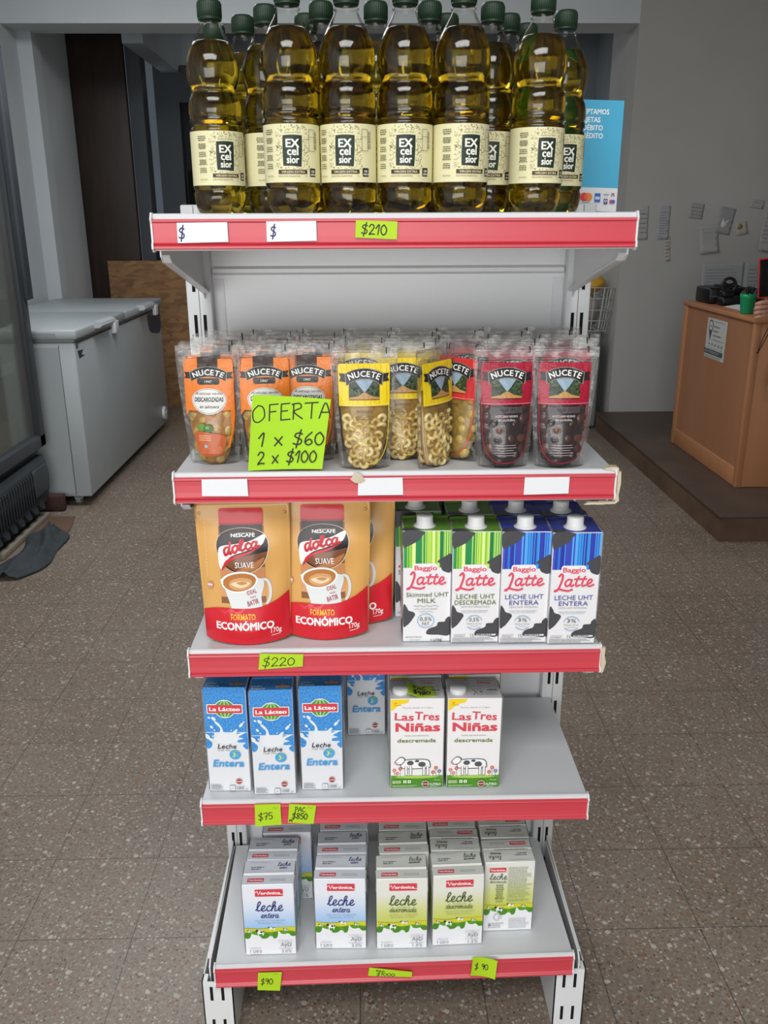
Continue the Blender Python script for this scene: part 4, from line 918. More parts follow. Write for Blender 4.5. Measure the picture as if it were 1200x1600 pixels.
def make_pouch(kind):
    C = {'pitted': ('#e07a2c', '#b5762a'), 'sliced': ('#e9c91c', '#a5803a'), 'black': ('#a31b34', '#301a1e'), 'red': ('#cf2f33', '#a08030')}[kind]
    r = empty('olive_pouch'); rnd = random.Random(kind)
    def crimp(p, s, t, side):
        n = noise.noise(Vector((s*2.3, t*6.0, side*3.1)))*.0016*(1-abs(s)); return (p[0] + .0012*noise.noise(Vector((t*5, s, 2.0)))*(abs(s) > .98), p[1] + side*n*(.3+t), p[2])
    b = MB(); pouch_body(b, psurf, CLEAR, 24, 30, 1.0, 1.0, crimp)
    # heat-sealed seams: doubled strips along sides and top, with the zip line
    for sd in (-1, 1):
        vs = []; fs = []
        for j in range(17):
            t = j/16; x = half(t)
            for q in (0, 1): vs.append((sd*(x - q*.006 + .0008), .0012*math.sin(t*9+q), t*PH))
        for j in range(16): k = 2*j; fs.append((k, k+1, k+3, k+2))
        b.add(vs, fs, CLEARB, True)
    vs = []; fs = []
    for i in range(19):
        x = (i/18*2-1)*PWT/2; w3 = .0016*math.sin(i*1.3)+.0008*math.sin(i*3.1)
        for z in (PH-.012, PH+.002): vs.append((x, w3-.0008, z + .0006*math.sin(i*.7)))
    for i in range(18): k = 2*i; fs.append((k, k+2, k+3, k+1))
    b.add(vs, fs, CLEARB, True)
    for z in (PH-.014, PH-.0172): b.tube([((i/12*2-1)*PWT/2*.97, -.0016-.0006*math.sin(i*1.1), z) for i in range(13)], .0006, CLEARB, 5)
    b.box(.030, -.0022, PH-.006, .0312, -.0018, PH+.0025, mat('tick_black', '#1a1a1a', .6)); b.box(.030, .0018, PH-.006, .0312, .0022, PH+.0025, mat('tick_black', '#1a1a1a', .6))
    b.build('pouch_film', r)
    # what is inside
    b = MB(); top = .66
    def inner(s, t, side):
        k = min(1.0, .50 + .50*math.sqrt(min(1, (t+.004)/.26))); x = s*half(t)*.80*k
        d = thick(t)*.90*max(0, 1-abs(s)**2.2)**.7
        if t > top-.12: d *= max(.10, (top-t)/.12)**.5
        return (x, side*d, t*PH + .0012)
    BR = mat('brine_'+kind, C[1], .25, coat=.3, vary=(90, {'pitted': '#7a5a26', 'sliced': '#77602c', 'black': '#1a0e10', 'red': '#6d5a24'}[kind], .9))
    pouch_body(b, inner, BR, 18, 22, top)
    OL = {'pitted': ['#b6924a', '#a98844', '#c09c55'], 'sliced': ['#d0b878', '#c3a866', '#d8c48a', '#b89a58'], 'black': ['#37191c', '#2a1416', '#4a2523', '#5d3226'], 'red': ['#b99a4c', '#a8893e', '#c2a65a']}[kind]
    om = [mat('olive_%s_%d' % (kind, i), c, .3, coat=.3) for i, c in enumerate(OL)]
    for side in (-1, 1):
        pts = []
        for q in range(700):
            s, t = rnd.uniform(-.78, .78), rnd.uniform(.04, .425 if side < 0 else top-.08); p = inner(s, t, side); md = .0135 if kind != 'sliced' else .0078
            if all(math.dist(p, o2) > md for o2 in pts): pts.append(p)
        for p in pts:
            m2 = rnd.choice(om); R = Matrix.Rotation(rnd.uniform(0, 6), 3, 'Y') @ Matrix.Rotation(rnd.uniform(-.5, .5), 3, 'X')
            if kind == 'sliced':
                R = Matrix.Rotation(PI/2 + rnd.choice([rnd.uniform(-.35, .35), rnd.uniform(-.35, .35), rnd.uniform(-1.2, 1.2)]), 3, 'X') @ Matrix.Rotation(rnd.uniform(-.5, .5), 3, 'Y')
                b.torus((p[0], p[1]-side*.0012, p[2]), .0050, .0030, m2, R, 14, 7)
            else:
                b.ball((p[0], p[1]-side*.0066, p[2]), .0085, .0075, .0098 if kind != 'black' else .011, m2, R, 12, 8)
    b.build('olive_filling', r)
    # printed header on the front film
    b = MB()
    def fn(u, v, h):
        t = v/PH; return psurf(max(-1, min(1, u/half(t))), t, -1, .0014 + h)
    rm = [(0, 0), (.0105, .0145), (.040, .047), (.0465, .052), (.0785, .0925), (.105, .117), (.120, .129), (.1385, .1475), (.1635, .1635)] if kind == 'pitted' else [(0, 0), (.0815, .088), (.0905, .0975), (.1155, .1260), (.1205, .1305), (.1365, .1450), (.1635, .1635)]
    s = Sheet(b, fn, 6e-5, .007, (.07, PH), lambda c: mat('pprint_'+c.strip('#'), c, .3, bump=(45, .5, .006)), rm)
    bk = '#241f20'
    def banner(y, w2=.0255, sz=.0088):
        s.poly([(-w2-.0085, y-.0045), (-w2-.0062, y), (-w2-.0085, y+.006), (-w2+.004, y+.0052), (-w2+.004, y-.0062)], bk); s.poly([(w2+.0085, y-.0045), (w2+.0062, y), (w2+.0085, y+.006), (w2-.004, y+.0052), (w2-.004, y-.0062)], bk)
        n = 12; R = .046; up = []; lo = []
        for i in range(n+1):
            x = -w2 + 2*w2*i/n; d = R - math.sqrt(R*R - x*x); up.append((x, y+.0125-d)); lo.append((x*.93, y-.0015-d))
        gr = [(x*1.03, z2+.0008) for x, z2 in up] + [(x*1.05, z2-.0009) for x, z2 in reversed(lo)]
        s.poly(gr, '#8d8a80'); s.poly(up + lo[::-1], bk)
        s.arc('NUCETE', 0, y+.0010, R, sz, '#ecebe6', .035, 1.0, .92)
    if kind == 'pitted':
        s.poly([(-.0345, .060), (-.0345, .132), (-.033, .1385), (.033, .1385), (.0345, .132), (.0345, .060), (.031, .050), (.0295, .040), (.0285, .055), (.029, .066), (-.029, .066)], C[0])
        s.poly([(.0345, .062), (.031, .062), (.0285, .038), (.0225, .018), (.026, .020), (.0315, .04)], C[0])
        s.rect(-.0150, .125, .0135, .1425, '#3a2a24'); banner(.1150)
        s.rrect(-.0155, .1005, .0155, .1105, .003, '#2c2624'); s.text('1947', 0, .1030, .0040, '#cfccc2', bold=.02)
        s.ell(0, .0785, .0242, .0165, '#d9d7d2'); s.ring(0, .0785, .0228, .0152, .0006, '#77746e')
        s.text('Aceitunas verdes', 0, .0855, .0044, '#2c2a28', bold=.01, shear=.35, width=.038); s.text('DESCAROZADAS', 0, .0762, .0058, '#201e1d', bold=.05, shear=.1, width=.040); s.text('en salmuera', 0, .0690, .0040, '#2c2a28', bold=.01, shear=.35, width=.027)
        s.ell(-.0115, .0470, .0062, .0052, '#5f8a2c'); s.ell(-.0025, .0455, .0072, .0060, '#33641f'); s.ell(-.0035, .0475, .003, .002, '#6d9a42')
        s.blob([(-.0215, .040), (.0, .0395), (.0215, .0345), (.0185, .018), (.010, .0105), (-.010, .0105), (-.018, .018)], '#b85a2c')
        s.fine(-.016, .029, .006, .037, 3, '#e8b48c', 3, .0009); s.ell(-.006, .0225, .0022, .0022, '#7fb0bf')
    else:
        s.poly([(-.0345, .0815), (-.0352, .132), (-.0335, .1365), (.0335, .1365), (.0352, .132), (.0345, .0815)], C[0])
        for q in range(9): x = -.031+q*.0077; s.stroke([(x, .1355), (x+rnd.uniform(-.003, .003), .112), (x+rnd.uniform(-.003, .003), .084)], .00035, {'sliced': '#a58c10', 'black': '#7c1226', 'red': '#962024'}[kind])
        s.rect(-.0208, .0905, .0208, .1155, '#8fa3b4'); s.poly([(-.0208, .0905), (-.0208, .1160), (-.012, .112), (-.005, .104), (0, .0985), (.0, .0905)], '#2d3a2a'); s.poly([(.0208, .0905), (.0208, .1160), (.012, .112), (.006, .104), (.0005, .0985), (0, .0905)], '#35432c')
        hh = s.h
        for q in range(40): sd = rnd.choice((-1, 1)); x = rnd.uniform(.006, .020); s.h = hh + (q % 8)*3e-5; s.ell(sd*x, rnd.uniform(.095, .100+.012*x/.02), .0018, .0014, rnd.choice(['#3f5030', '#202a1e', '#54663c']), 8)
        s.h = hh + 3.2e-4
        s.poly([(-.0208, .0905), (-.0208, .0925), (-.008, .0945), (-.0015, .0985), (.0015, .0985), (.010, .0945), (.0208, .0925), (.0206, .0905)], '#b98a50'); s.rect(-.0208, .0898, .0208, .0906, bk); s.ring(0, .099, .0001, .0001, .0001, bk)
        banner(.1165); ln = {'sliced': '#f2e27a', 'black': '#d9808c', 'red': '#e88a80'}[kind]; s.rect(-.034, .0832, .034, .0840, ln)
        if kind == 'black':
            s.rect(-.022, .0715, .022, .0800, '#4a4244'); s.text('NEGRAS', 0, .0740, .0036, '#1c1618', bold=.02); s.text('ACEITUNAS NEGRAS', 0, .0665, .0030, '#d6d0cf', bold=.02, width=.031); s.text('EN SALMUERA', 0, .0618, .0028, '#d6d0cf', bold=.02, width=.022)
            s.fine(-.016, .017, .015, .033, 5, '#a39b9b', 5, .0008, align='c')
        else:
            s.text('RODAJAS' if kind == 'sliced' else 'RELLENAS', 0, .0735, .0030, '#4b3718', bold=.02, width=.022); s.fine(-.014, .064, .014, .070, 2, '#6b5228', 6, .0009, align='c')
        s.stroke([(.0335, .083), (.0325, .055), (.029, .030), (.018, .012), (.0, .0075)], .0011, C[0])
        if kind != 'sliced': s.stroke([(-.0335, .083), (-.0325, .055), (-.029, .030), (-.018, .012), (0, .0075)], .0009, C[0])
    b.build('printed_front', r)
    return r
pp = {k: make_pouch(k) for k in ('pitted', 'sliced', 'black', 'red')}
def pouch(kind, x, y, rz, lab, tilt=0.0, g='olive pouches on the second shelf'):
    o = placer(pp[kind], (x, y, Z[1]+DECK+.0002), rz, lab, 'pouch', g); o.rotation_euler.x = tilt; return o
pouch('pitted', -.2575, .064, -.06, 'orange pitted olive pouch at the left end of the second shelf')
pouch('pitted', -.1815, .068, .08, 'orange olive pouch behind the left half of the lime sign')
pouch('pitted', -.1210, .076, -.05, 'orange olive pouch behind the right half of the lime sign')
pouch('sliced', -.0420, .030, .04, 'yellow sliced olive pouch just right of the lime sign')
pouch('sliced', .0120, .078, .05, 'yellow sliced olive pouch tucked behind its two neighbours')
pouch('sliced', .0560, .042, .88, 'yellow sliced olive pouch turned sideways at the shelf front')
pouch('red', .0930, .078, -.80, 'bright red olive pouch turned away beside the sideways yellow one')
pouch('black', .1520, .030, .03, 'dark red black-olive pouch, left one of the two at the right')
pouch('black', .2310, .028, -.03, 'dark red black-olive pouch at the right end of the second shelf')
ORD = ['second', 'third', 'fourth', 'back']
rr = random.Random(11)
for row, y in enumerate((.112, .158, .204, .252)):
    for c in range(8):
        kind = 'pitted' if c < 3 else ('sliced' if c < 5 else ('red' if c == 5 else 'black'))
        x = -.256 + c*.0725 + rr.uniform(-.006, .006) + (.01 if row % 2 else -.004)
        if row == 0 and c == 5: continue      # the red one turned away fills this gap
        if row == 0 and c in (3, 4): y0 = .012
        else: y0 = 0
        pouch(kind, x, y + y0 + (.005 if c % 2 else -.005), rr.uniform(-.03, .03), 'clear-topped olive pouch in the %s row, %s from the left' % (ORD[row], ['first', 'second', 'third', 'fourth', 'fifth', 'sixth', 'seventh', 'eighth'][c - (1 if row == 0 and c > 5 else 0)]))

# ------------------------------------------------------------------ coffee pouches
def make_coffee():
    r = empty('coffee_pouch'); H, wb, wt = .2165, .1270, .1360
    hf, tk, sf = pouch_shape(wb, wt, H, .026, .7); b = MB(); TAN = foilink('#d8a45e')
    def crimp(p, s, t, side):
        n = noise.noise(Vector((s*2.0, t*4.0, side*2.1)))*.0022*(1-s*s); return (p[0], p[1] + side*n - (.004*(1-abs(s)) if False else 0), p[2] - .004*abs(s)*max(0, .1-t)*-10*0)
    def surf(s, t, side, h=0.0):
        p = sf(s, t, side, h); lift = .007*abs(s)**1.6*max(0, 1-t*5)
        if side > 0: lift = .007*max(0, 1-t*5)*abs(s)**1.6
        return (p[0], p[1], p[2] + lift + .0002)
    pouch_body(b, surf, TAN, 30, 34, 1.0, 1.0, lambda p, s, t, side: (p[0], p[1], p[2]))
    # tear notch seal strip along the top
    b.box(-wt/2+.001, -.0009, H-.001, wt/2-.001, .0009, H+.003, TAN)
    b.build('foil_pouch', r)
    b = MB(); FO = foilink
    def fn(u, v, h):
        t = v/H; return surf(max(-1, min(1, u/hf(t))), t, -1, .0009 + h)
    s = Sheet(b, fn, 5e-5, .009, (wb, H), FO, [(0, 0), (.026, .0325), (.0385, .046), (.046, .0595), (.080, .101), (.104, .1240), (.122, .146), (.1486, .169), (.175, .1835), (.2005, .2075), (.2165, .2165)])
    RED_ = '#cf2330'; e = wb/2-.0002
    # jar photograph
    s.rect(-.035, .052, .030, .172, '#8a5636'); s.rect(-.033, .135, .028, .177, '#2a1c1c'); s.rect(-.035, .075, .030, .100, '#c98a5c'); s.rect(-.035, .060, .030, .080, '#d59a6d')
    s.rrect(-.0340, .175, .0295, .2005, .004, RED_); s.rect(-.0340, .175, .0295, .178, '#a81c28')
    # round emblem
    s.ell(-.001, .129, .0385, .0385, '#e4c9a8'); s.ell(-.0015, .129, .0375, .0375, '#1d1516'); s.poly([(.036-.0015, .120), (-.0015+.030, .107), (.010, .094), (-.012, .094), (-.030, .106), (-.018, .113), (.010, .116)], '#7a4a30'); s.blob([(.030, .112), (.018, .098), (.0, .0925), (-.012, .094), (.004, .102), (.022, .110)], '#b67a4c')
    s.text('NESCAF\u00c9', .0, .1450, .0072, '#f6f2ee', bold=.04, width=.034); s.rect(-.0085, .1528, .012, .1536, '#f6f2ee'); s.stroke([(.0135, .1545), (.0150, .1570)], .0012, '#dd3333', False)
    s.blob([(-.0365, .108), (-.036, .124), (-.030, .130), (-.012, .133), (.010, .138), (.031, .149), (.0305, .138), (.024, .129), (.006, .122), (-.018, .115), (-.030, .104), (-.0335, .098)], '#efece8', 6)
    s.blob([(-.0325, .096), (-.027, .109), (-.012, .1155), (.010, .1210), (.026, .1285), (.010, .1185), (-.012, .1125), (-.023, .107), (-.029, .100)], RED_, 6)
    s.script('dolca', -.0285, .1160, .0105, '#c01c2c', .0037, shear=.18, sx=1.36, rot=.22, asc=.62)
    s.text('SUAVE', .0005, .1000, .0082, '#f6f2ee', bold=.01, width=.027)
    # cup of coffee
    s.blob([(-.032, .084), (-.029, .070), (-.021, .048), (-.020, .040), (.021, .040), (.0235, .060), (.0245, .083)], '#dcdedd', 6)
    s.ring(.0285, .066, .0085, .0155, .0042, '#d4d7d7', -80, 110)
    s.ell(-.0075, .080, .0270, .0145, '#eef0ef', 36, .10); s.ell(-.0075, .0795, .0242, .0122, '#b9773f', 36, .10); s.ell(-.006, .077, .0170, .0080, '#d3a06a', 28, .10); s.blob([(-.020, .076), (-.006, .0715), (.008, .0765), (.0, .0800), (-.012, .0790)], '#ecd3b0'); s.blob([(-.012, .0775), (-.003, .075), (.004, .078), (-.003, .0795)], '#c58f58')
    s.text('IDEAL', .0105, .0640, .0056, '#a8394a', bold=.02, rot=.22, width=.014); s.text('PARA', .0120, .0590, .0026, '#a8394a', bold=.02, rot=.22); s.text('BATIR', .0120, .0505, .0066, '#a8394a', bold=.03, rot=.22, width=.0165)
    # red foot band with its curved upper edge
    top = [(-e, .0425), (-.048, .0455), (-.030, .0465), (0, .0460), (.022, .0475), (.042, .0530), (.054, .0585), (e, .0640)]
    s.poly([(-e, .0), (e, .0)] + [(x, y) for x, y in reversed(smooth_pts(top, 4))], RED_)
    s.text('FORMATO', -.004, .0350, .0068, '#f1c22e', bold=.02, width=.036); s.text('ECON\u00d3MICO', -.002, .0210, .0105, '#f7f3f0', bold=.055, width=.084)
    s.text('170g', .0430, .0135, .0075, '#f7f3f0', bold=.02, width=.015); s.fine(.036, .0085, .052, .0115, 1, '#f0d8d8', 4, .0012)
    s.ell(-.051, .074, .0042, .0046, '#c88f7f'); s.rect(-.0545, .0735, -.0475, .0755, '#f0dcd2')
    for q in range(20): s.h = 6e-5; s.rect(-.0545, .085+q*.0048, -.0538, .085+q*.0048+.0036, '#efd2a4')
    s.ring(-.061, .193, .0022, .0022, .0009, '#9b6f35', 40, 320); s.ring(.061, .193, .0022, .0022, .0009, '#9b6f35', 220, 500)
    b.build('printed_front', r)
    return r
cp = make_coffee()
for x, y, rz, lab in ((-.2195, .040, .02, 'tan and red coffee pouch at the left end of the third shelf'), (-.1030, .053, -.02, 'tan and red coffee pouch, second from the left in front'), (-.0650, .104, -.10, 'coffee pouch standing behind, half hidden, next to the empty gap'), (-.2000, .106, .05, 'coffee pouch hidden behind the leftmost one')):
    o = placer(cp, (x, y, Z[2]+DECK), rz, lab, 'pouch', 'coffee pouches on the third shelf')
# ------------------------------------------------------------------ milk cartons
def carton_body(b, w2, d, h, m, mtop, r=.0022, fin=None):
    b.rbox(0, 0, 0, w2, d, h, m, r, 2)
    if fin is not None:      # pressed seam across the lid and the folded ears at the sides
        b.prism([(fin-.0006, h-.0005), (fin+.0006, h-.0005), (fin+.0042, h+.0013), (fin+.0036, h+.0019)], 'x', .001, w2-.001, mtop)
    for sx in (0, 1):
        x = sx*w2; q = 1 if sx else -1
        b.prism([(fin or d/2, h-.002), ((fin or d/2)-d*.30, h-.030), ((fin or d/2)+d*.30, h-.030)], 'x', min(x, x+q*.0009), max(x, x+q*.0009), m)
def screw_cap(parent, x, y, z, r, h, m):
    b = MB(); b.lathe([(0, 0), (r*1.38, 0), (r*1.40, .0012), (r*1.15, .0022), (r*1.12, .0035), (r*1.04, .004)], m, 40, (x, y, z))
    b.lathe([(r*1.05, .0038), (r*1.05, .0056), (r, .0060), (r, h-.0016), (r*.93, h), (0, h)], m, 96, (x, y, z), ripple=lambda a, zz: .018*math.cos(32*a) if .0058 < zz < h-.001 else 0)
    return b.build('screw_cap', parent)
DG = '#47474a'
def make_latte(kind):
    w2, d, h = .0705, .0705, .1765; green = kind in ('skim', 'desc')
    r = empty('milk_carton'); b = MB(); WB = cartonink('#e6e4e6'); TOPC = '#5f9420' if green else '#2f3c9c'
    carton_body(b, w2, d, h, WB, cartonink(TOPC), .0022, .056)
    s = Sheet(b, face_top(0, 0, h), 6e-5, None, (w2, d), cartonink); s.rect(.0012, .0012, w2-.0012, d-.0012, TOPC); s.rect(.008, .056, w2-.006, .066, '#9aa57a' if green else '#8086a8'); s.fine(.010, .058, w2-.01, .064, 2, '#5d6250', 3, .0012)
    s.blob([(.0012, .0012), (.020, .0012), (.024, .006), (.014, .014), (.0012, .012)], DG)
    cols = ['#8cc63a', '#c5e06a', '#1f8a4a', '#6db62c', '#e2f0a0', '#2f9c58', '#a4d040', '#16794a'] if green else ['#2b3ca8', '#2f8fdc', '#3a49b8', '#5aa8ea', '#2634a0', '#3f55c4', '#2a7fd6', '#333fae']
    def side(sh, W, front):
        hh = .0; sh.rect(.0008, .0008, W-.0008, h-.0008, '#e6e4e6')
        y0 = h-.0570; rn = random.Random(5 if front else 9); x = .001
        while x < W-.0015:
            q = min(rn.choice([.0014, .0022, .0030, .0040]), W-.001-x); sh.h = 1.3e-4; sh.rect(x, y0, x+q, h-.001, rn.choice(cols)); x += q
            if rn.random() < .45 and x < W-.003: sh.rect(x, y0, x+.0009, h-.001, '#d8f08a' if green else '#4fb0f2'); x += .0009
        sh.h = 2.2e-4
        sh.blob([(.0008, h-.0008), (.030, h-.0008), (.0275, h-.008), (.022, h-.015), (.013, h-.0205), (.0065, h-.0235), (.0008, h-.0245)], DG)
        sh.poly([(.0008, h-.02), (.0008, h-.0008), (.029, h-.0008), (.02, h-.015)], DG)
        sh.blob([(W-.0008, h-.0365), (W-.008, h-.0385), (W-.0195, h-.0460), (W-.0195, h-.0490), (W-.0155, h-.051), (W-.0145, h-.059), (W-.0095, h-.0635), (W-.0008, h-.063)], DG)
        sh.poly([(W-.008, h-.040), (W-.0008, h-.038), (W-.0008, h-.0625), (W-.008, h-.0625)], DG)
        sh.blob([(.0008, .0605), (.0055, .0575), (.0085, .0515), (.0155, .0490), (.0182, .0450), (.0155, .0395), (.0105, .032), (.006, .0275), (.0008, .0270)], DG); sh.poly([(.0008, .0595), (.006, .053), (.006, .0295), (.0008, .0275)], DG)
        sh.blob([(W-.0008, .040), (W-.007, .037), (W-.0085, .033), (W-.018, .032), (W-.0205, .026), (W-.030, .0225), (W-.035, .018), (W-.034, .0125), (W-.018, .0115), (W-.0008, .0120)], DG); sh.poly([(W-.0008, .039), (W-.0075, .034), (W-.0075, .013), (W-.0008, .013)], DG)
    s = Sheet(b, face_front(0, 0, 0), 5e-5, None, (w2, h), cartonink); side(s, w2, True); s.h = 3.0e-4
    c = w2*.48; P = '#dc4f66'
    s.rrect(c-.0195, .1120, c+.0165, .1260, .004, '#ece9ea'); s.text('Baggio', c-.0005, .1155, .0078, P, bold=.045, width=.0325)
    for dx, cc, ww in ((0, '#f2eff0', .0052), (0, P, .0034)):
        s.stroke([(.0115, .1095), (.0150, .1130), (.0170, .1085), (.0150, .0995), (.0115, .0900), (.0078, .0865), (.0060, .0868)], ww, cc); s.stroke([(.0062, .0866), (.012, .0895), (.018, .0880), (.0255, .0868), (.0315, .0890)], ww*.95, cc); s.script('atte', .0195, .0940, .0108, cc, ww*.85, sx=1.48, shear=.10, asc=.55)
    if kind == 'skim':
        s.text('Skimmed UHT', c+.002, .0740, .0072, '#5d7030', width=.062); s.text('MILK', c+.001, .0640, .0076, '#5d7030', width=.027)
        s.stroke([(c-.018, .0600), (c-.012, .0585), (c-.009, .0602), (c-.004, .0580), (c+.002, .0597), (c+.006, .0582), (c+.012, .0600), (c+.019, .0582)], .0006, '#8a8c86'); s.text('LONG LIFE HOMOGENIZED', c, .0535, .0018, '#77797a', width=.034)
        s.stroke([(c-.010, .0505), (c-.006, .0495), (c-.003, .0511), (c, .0495), (c+.005, .0505), (c+.011, .0497)], .0005, '#8a8c86')
        s.ring(c, .0355, .0122, .0112, .0008, '#6ba4d4'); s.text('0,5%', c, .0355, .0062, '#55585c', width=.0175); s.text('FAT', c, .0280, .0052, '#55585c', width=.0105)
        s.fine(.004, .0075, .03, .0100, 1, '#a3a3a6', 6, .0012); s.text('Made in Argentina', .010, .0036, .0016, '#5d5f62', 'l'); s.text('1 LITRE', .050, .0020, .0036, '#3c3e40', bold=.03, width=.0165)
    else:
        t2, ink2, t3 = ('DESCREMADA', '#5d7030', 'LEITE UHT DESNATADO') if kind == 'desc' else ('ENTERA', '#464c9a', 'LEITE UHT INTEGRAL')
        s.text('LECHE UHT', c+.001, .0725, .0076, ink2, width=.056); s.text(t2, c+.001, .0632, .0074, ink2, width=.061 if kind == 'desc' else .043); s.text(t3, c+.001, .0585, .0024, '#8f9296', width=.042)
        s.text('LARGA VIDA HOMOGENEIZADA', c, .0525, .0017, '#7d8084', width=.040); s.text('LONGA VIDA HOMOGENEIZADO', c, .0500, .0013, '#9a9da0', width=.036)
        s.ring(c, .0345, .0118, .0112, .0008, '#5f9ed2', 15, 165); s.ring(c, .0345, .0118, .0112, .0008, '#5f9ed2', 215, 325)
        s.text('0,5%' if kind == 'desc' else '3%', c, .0362, .0062, '#55585c', width=.0145 if kind == 'desc' else .0135); s.text('Materia Grasa', c, .0315, .0021, '#6b6e74', width=.022); s.text('contiene', c, .0278, .0018, '#6b6e74', width=.012)
        s.fine(.004, .0108, .026, .0160, 2, '#a3a3a8', 7, .0009); s.text('1L', .0320, .0118, .0048, '#6a7a96' if kind == 'full' else '#6b7a4c', width=.0062); s.rect(.038, .0130, .0665, .0158, '#dcdadc'); s.fine(.039, .0132, .066, .0156, 1, '#3b3b3e', 8, .0014)
        s.fine(.002, .0015, .068, .0105, 4, '#7c7d82', 9, .0008)
    sl = Sheet(b, face_left(-.0009, d, 0), 5e-5, None, (d, h), cartonink); side(sl, d, False); sl.text('SkimmedUHT' if kind == 'skim' else 'LECHE UHT', d/2+.006, .0618, .0066, '#5d7030' if green else '#464c9a', width=.050)
    sr = Sheet(b, face_right(w2+.0009, 0, 0), 5e-5, None, (d, h), cartonink); side(sr, d, False)
    b.build('carton_box', r); screw_cap(r, w2*.50 if kind != 'skim' else w2*.46, .0225, h, .0118, .0170, CAPW)
    return r
lp = {k: make_latte(k) for k in ('skim', 'desc', 'full')}
rows = ['front', 'middle', 'back']
LAT = [('skim', .0116, .0205, 'green skimmed milk carton with English print'), ('desc', .0828, .0145, 'green skimmed milk carton with Spanish print'), ('full', .1538, .0115, 'blue whole milk carton, left of the two blue columns'), ('full', .2252, .0062, 'blue whole milk carton, right of the two blue columns')]
for kind, x, y, lab in LAT:
    for k in range(3):
        dx = (-.0085*k if kind == 'skim' else (-.0045*k if x > .2 else -.001*k))
        placer(lp[kind], (x+dx, y+k*.0745+(.012 if kind == 'skim' and k else 0), Z[2]+DECK), (0, .01, -.01)[k], lab + ', %s of its column' % rows[k], 'milk carton', 'capped cow-patch milk cartons on the third shelf')

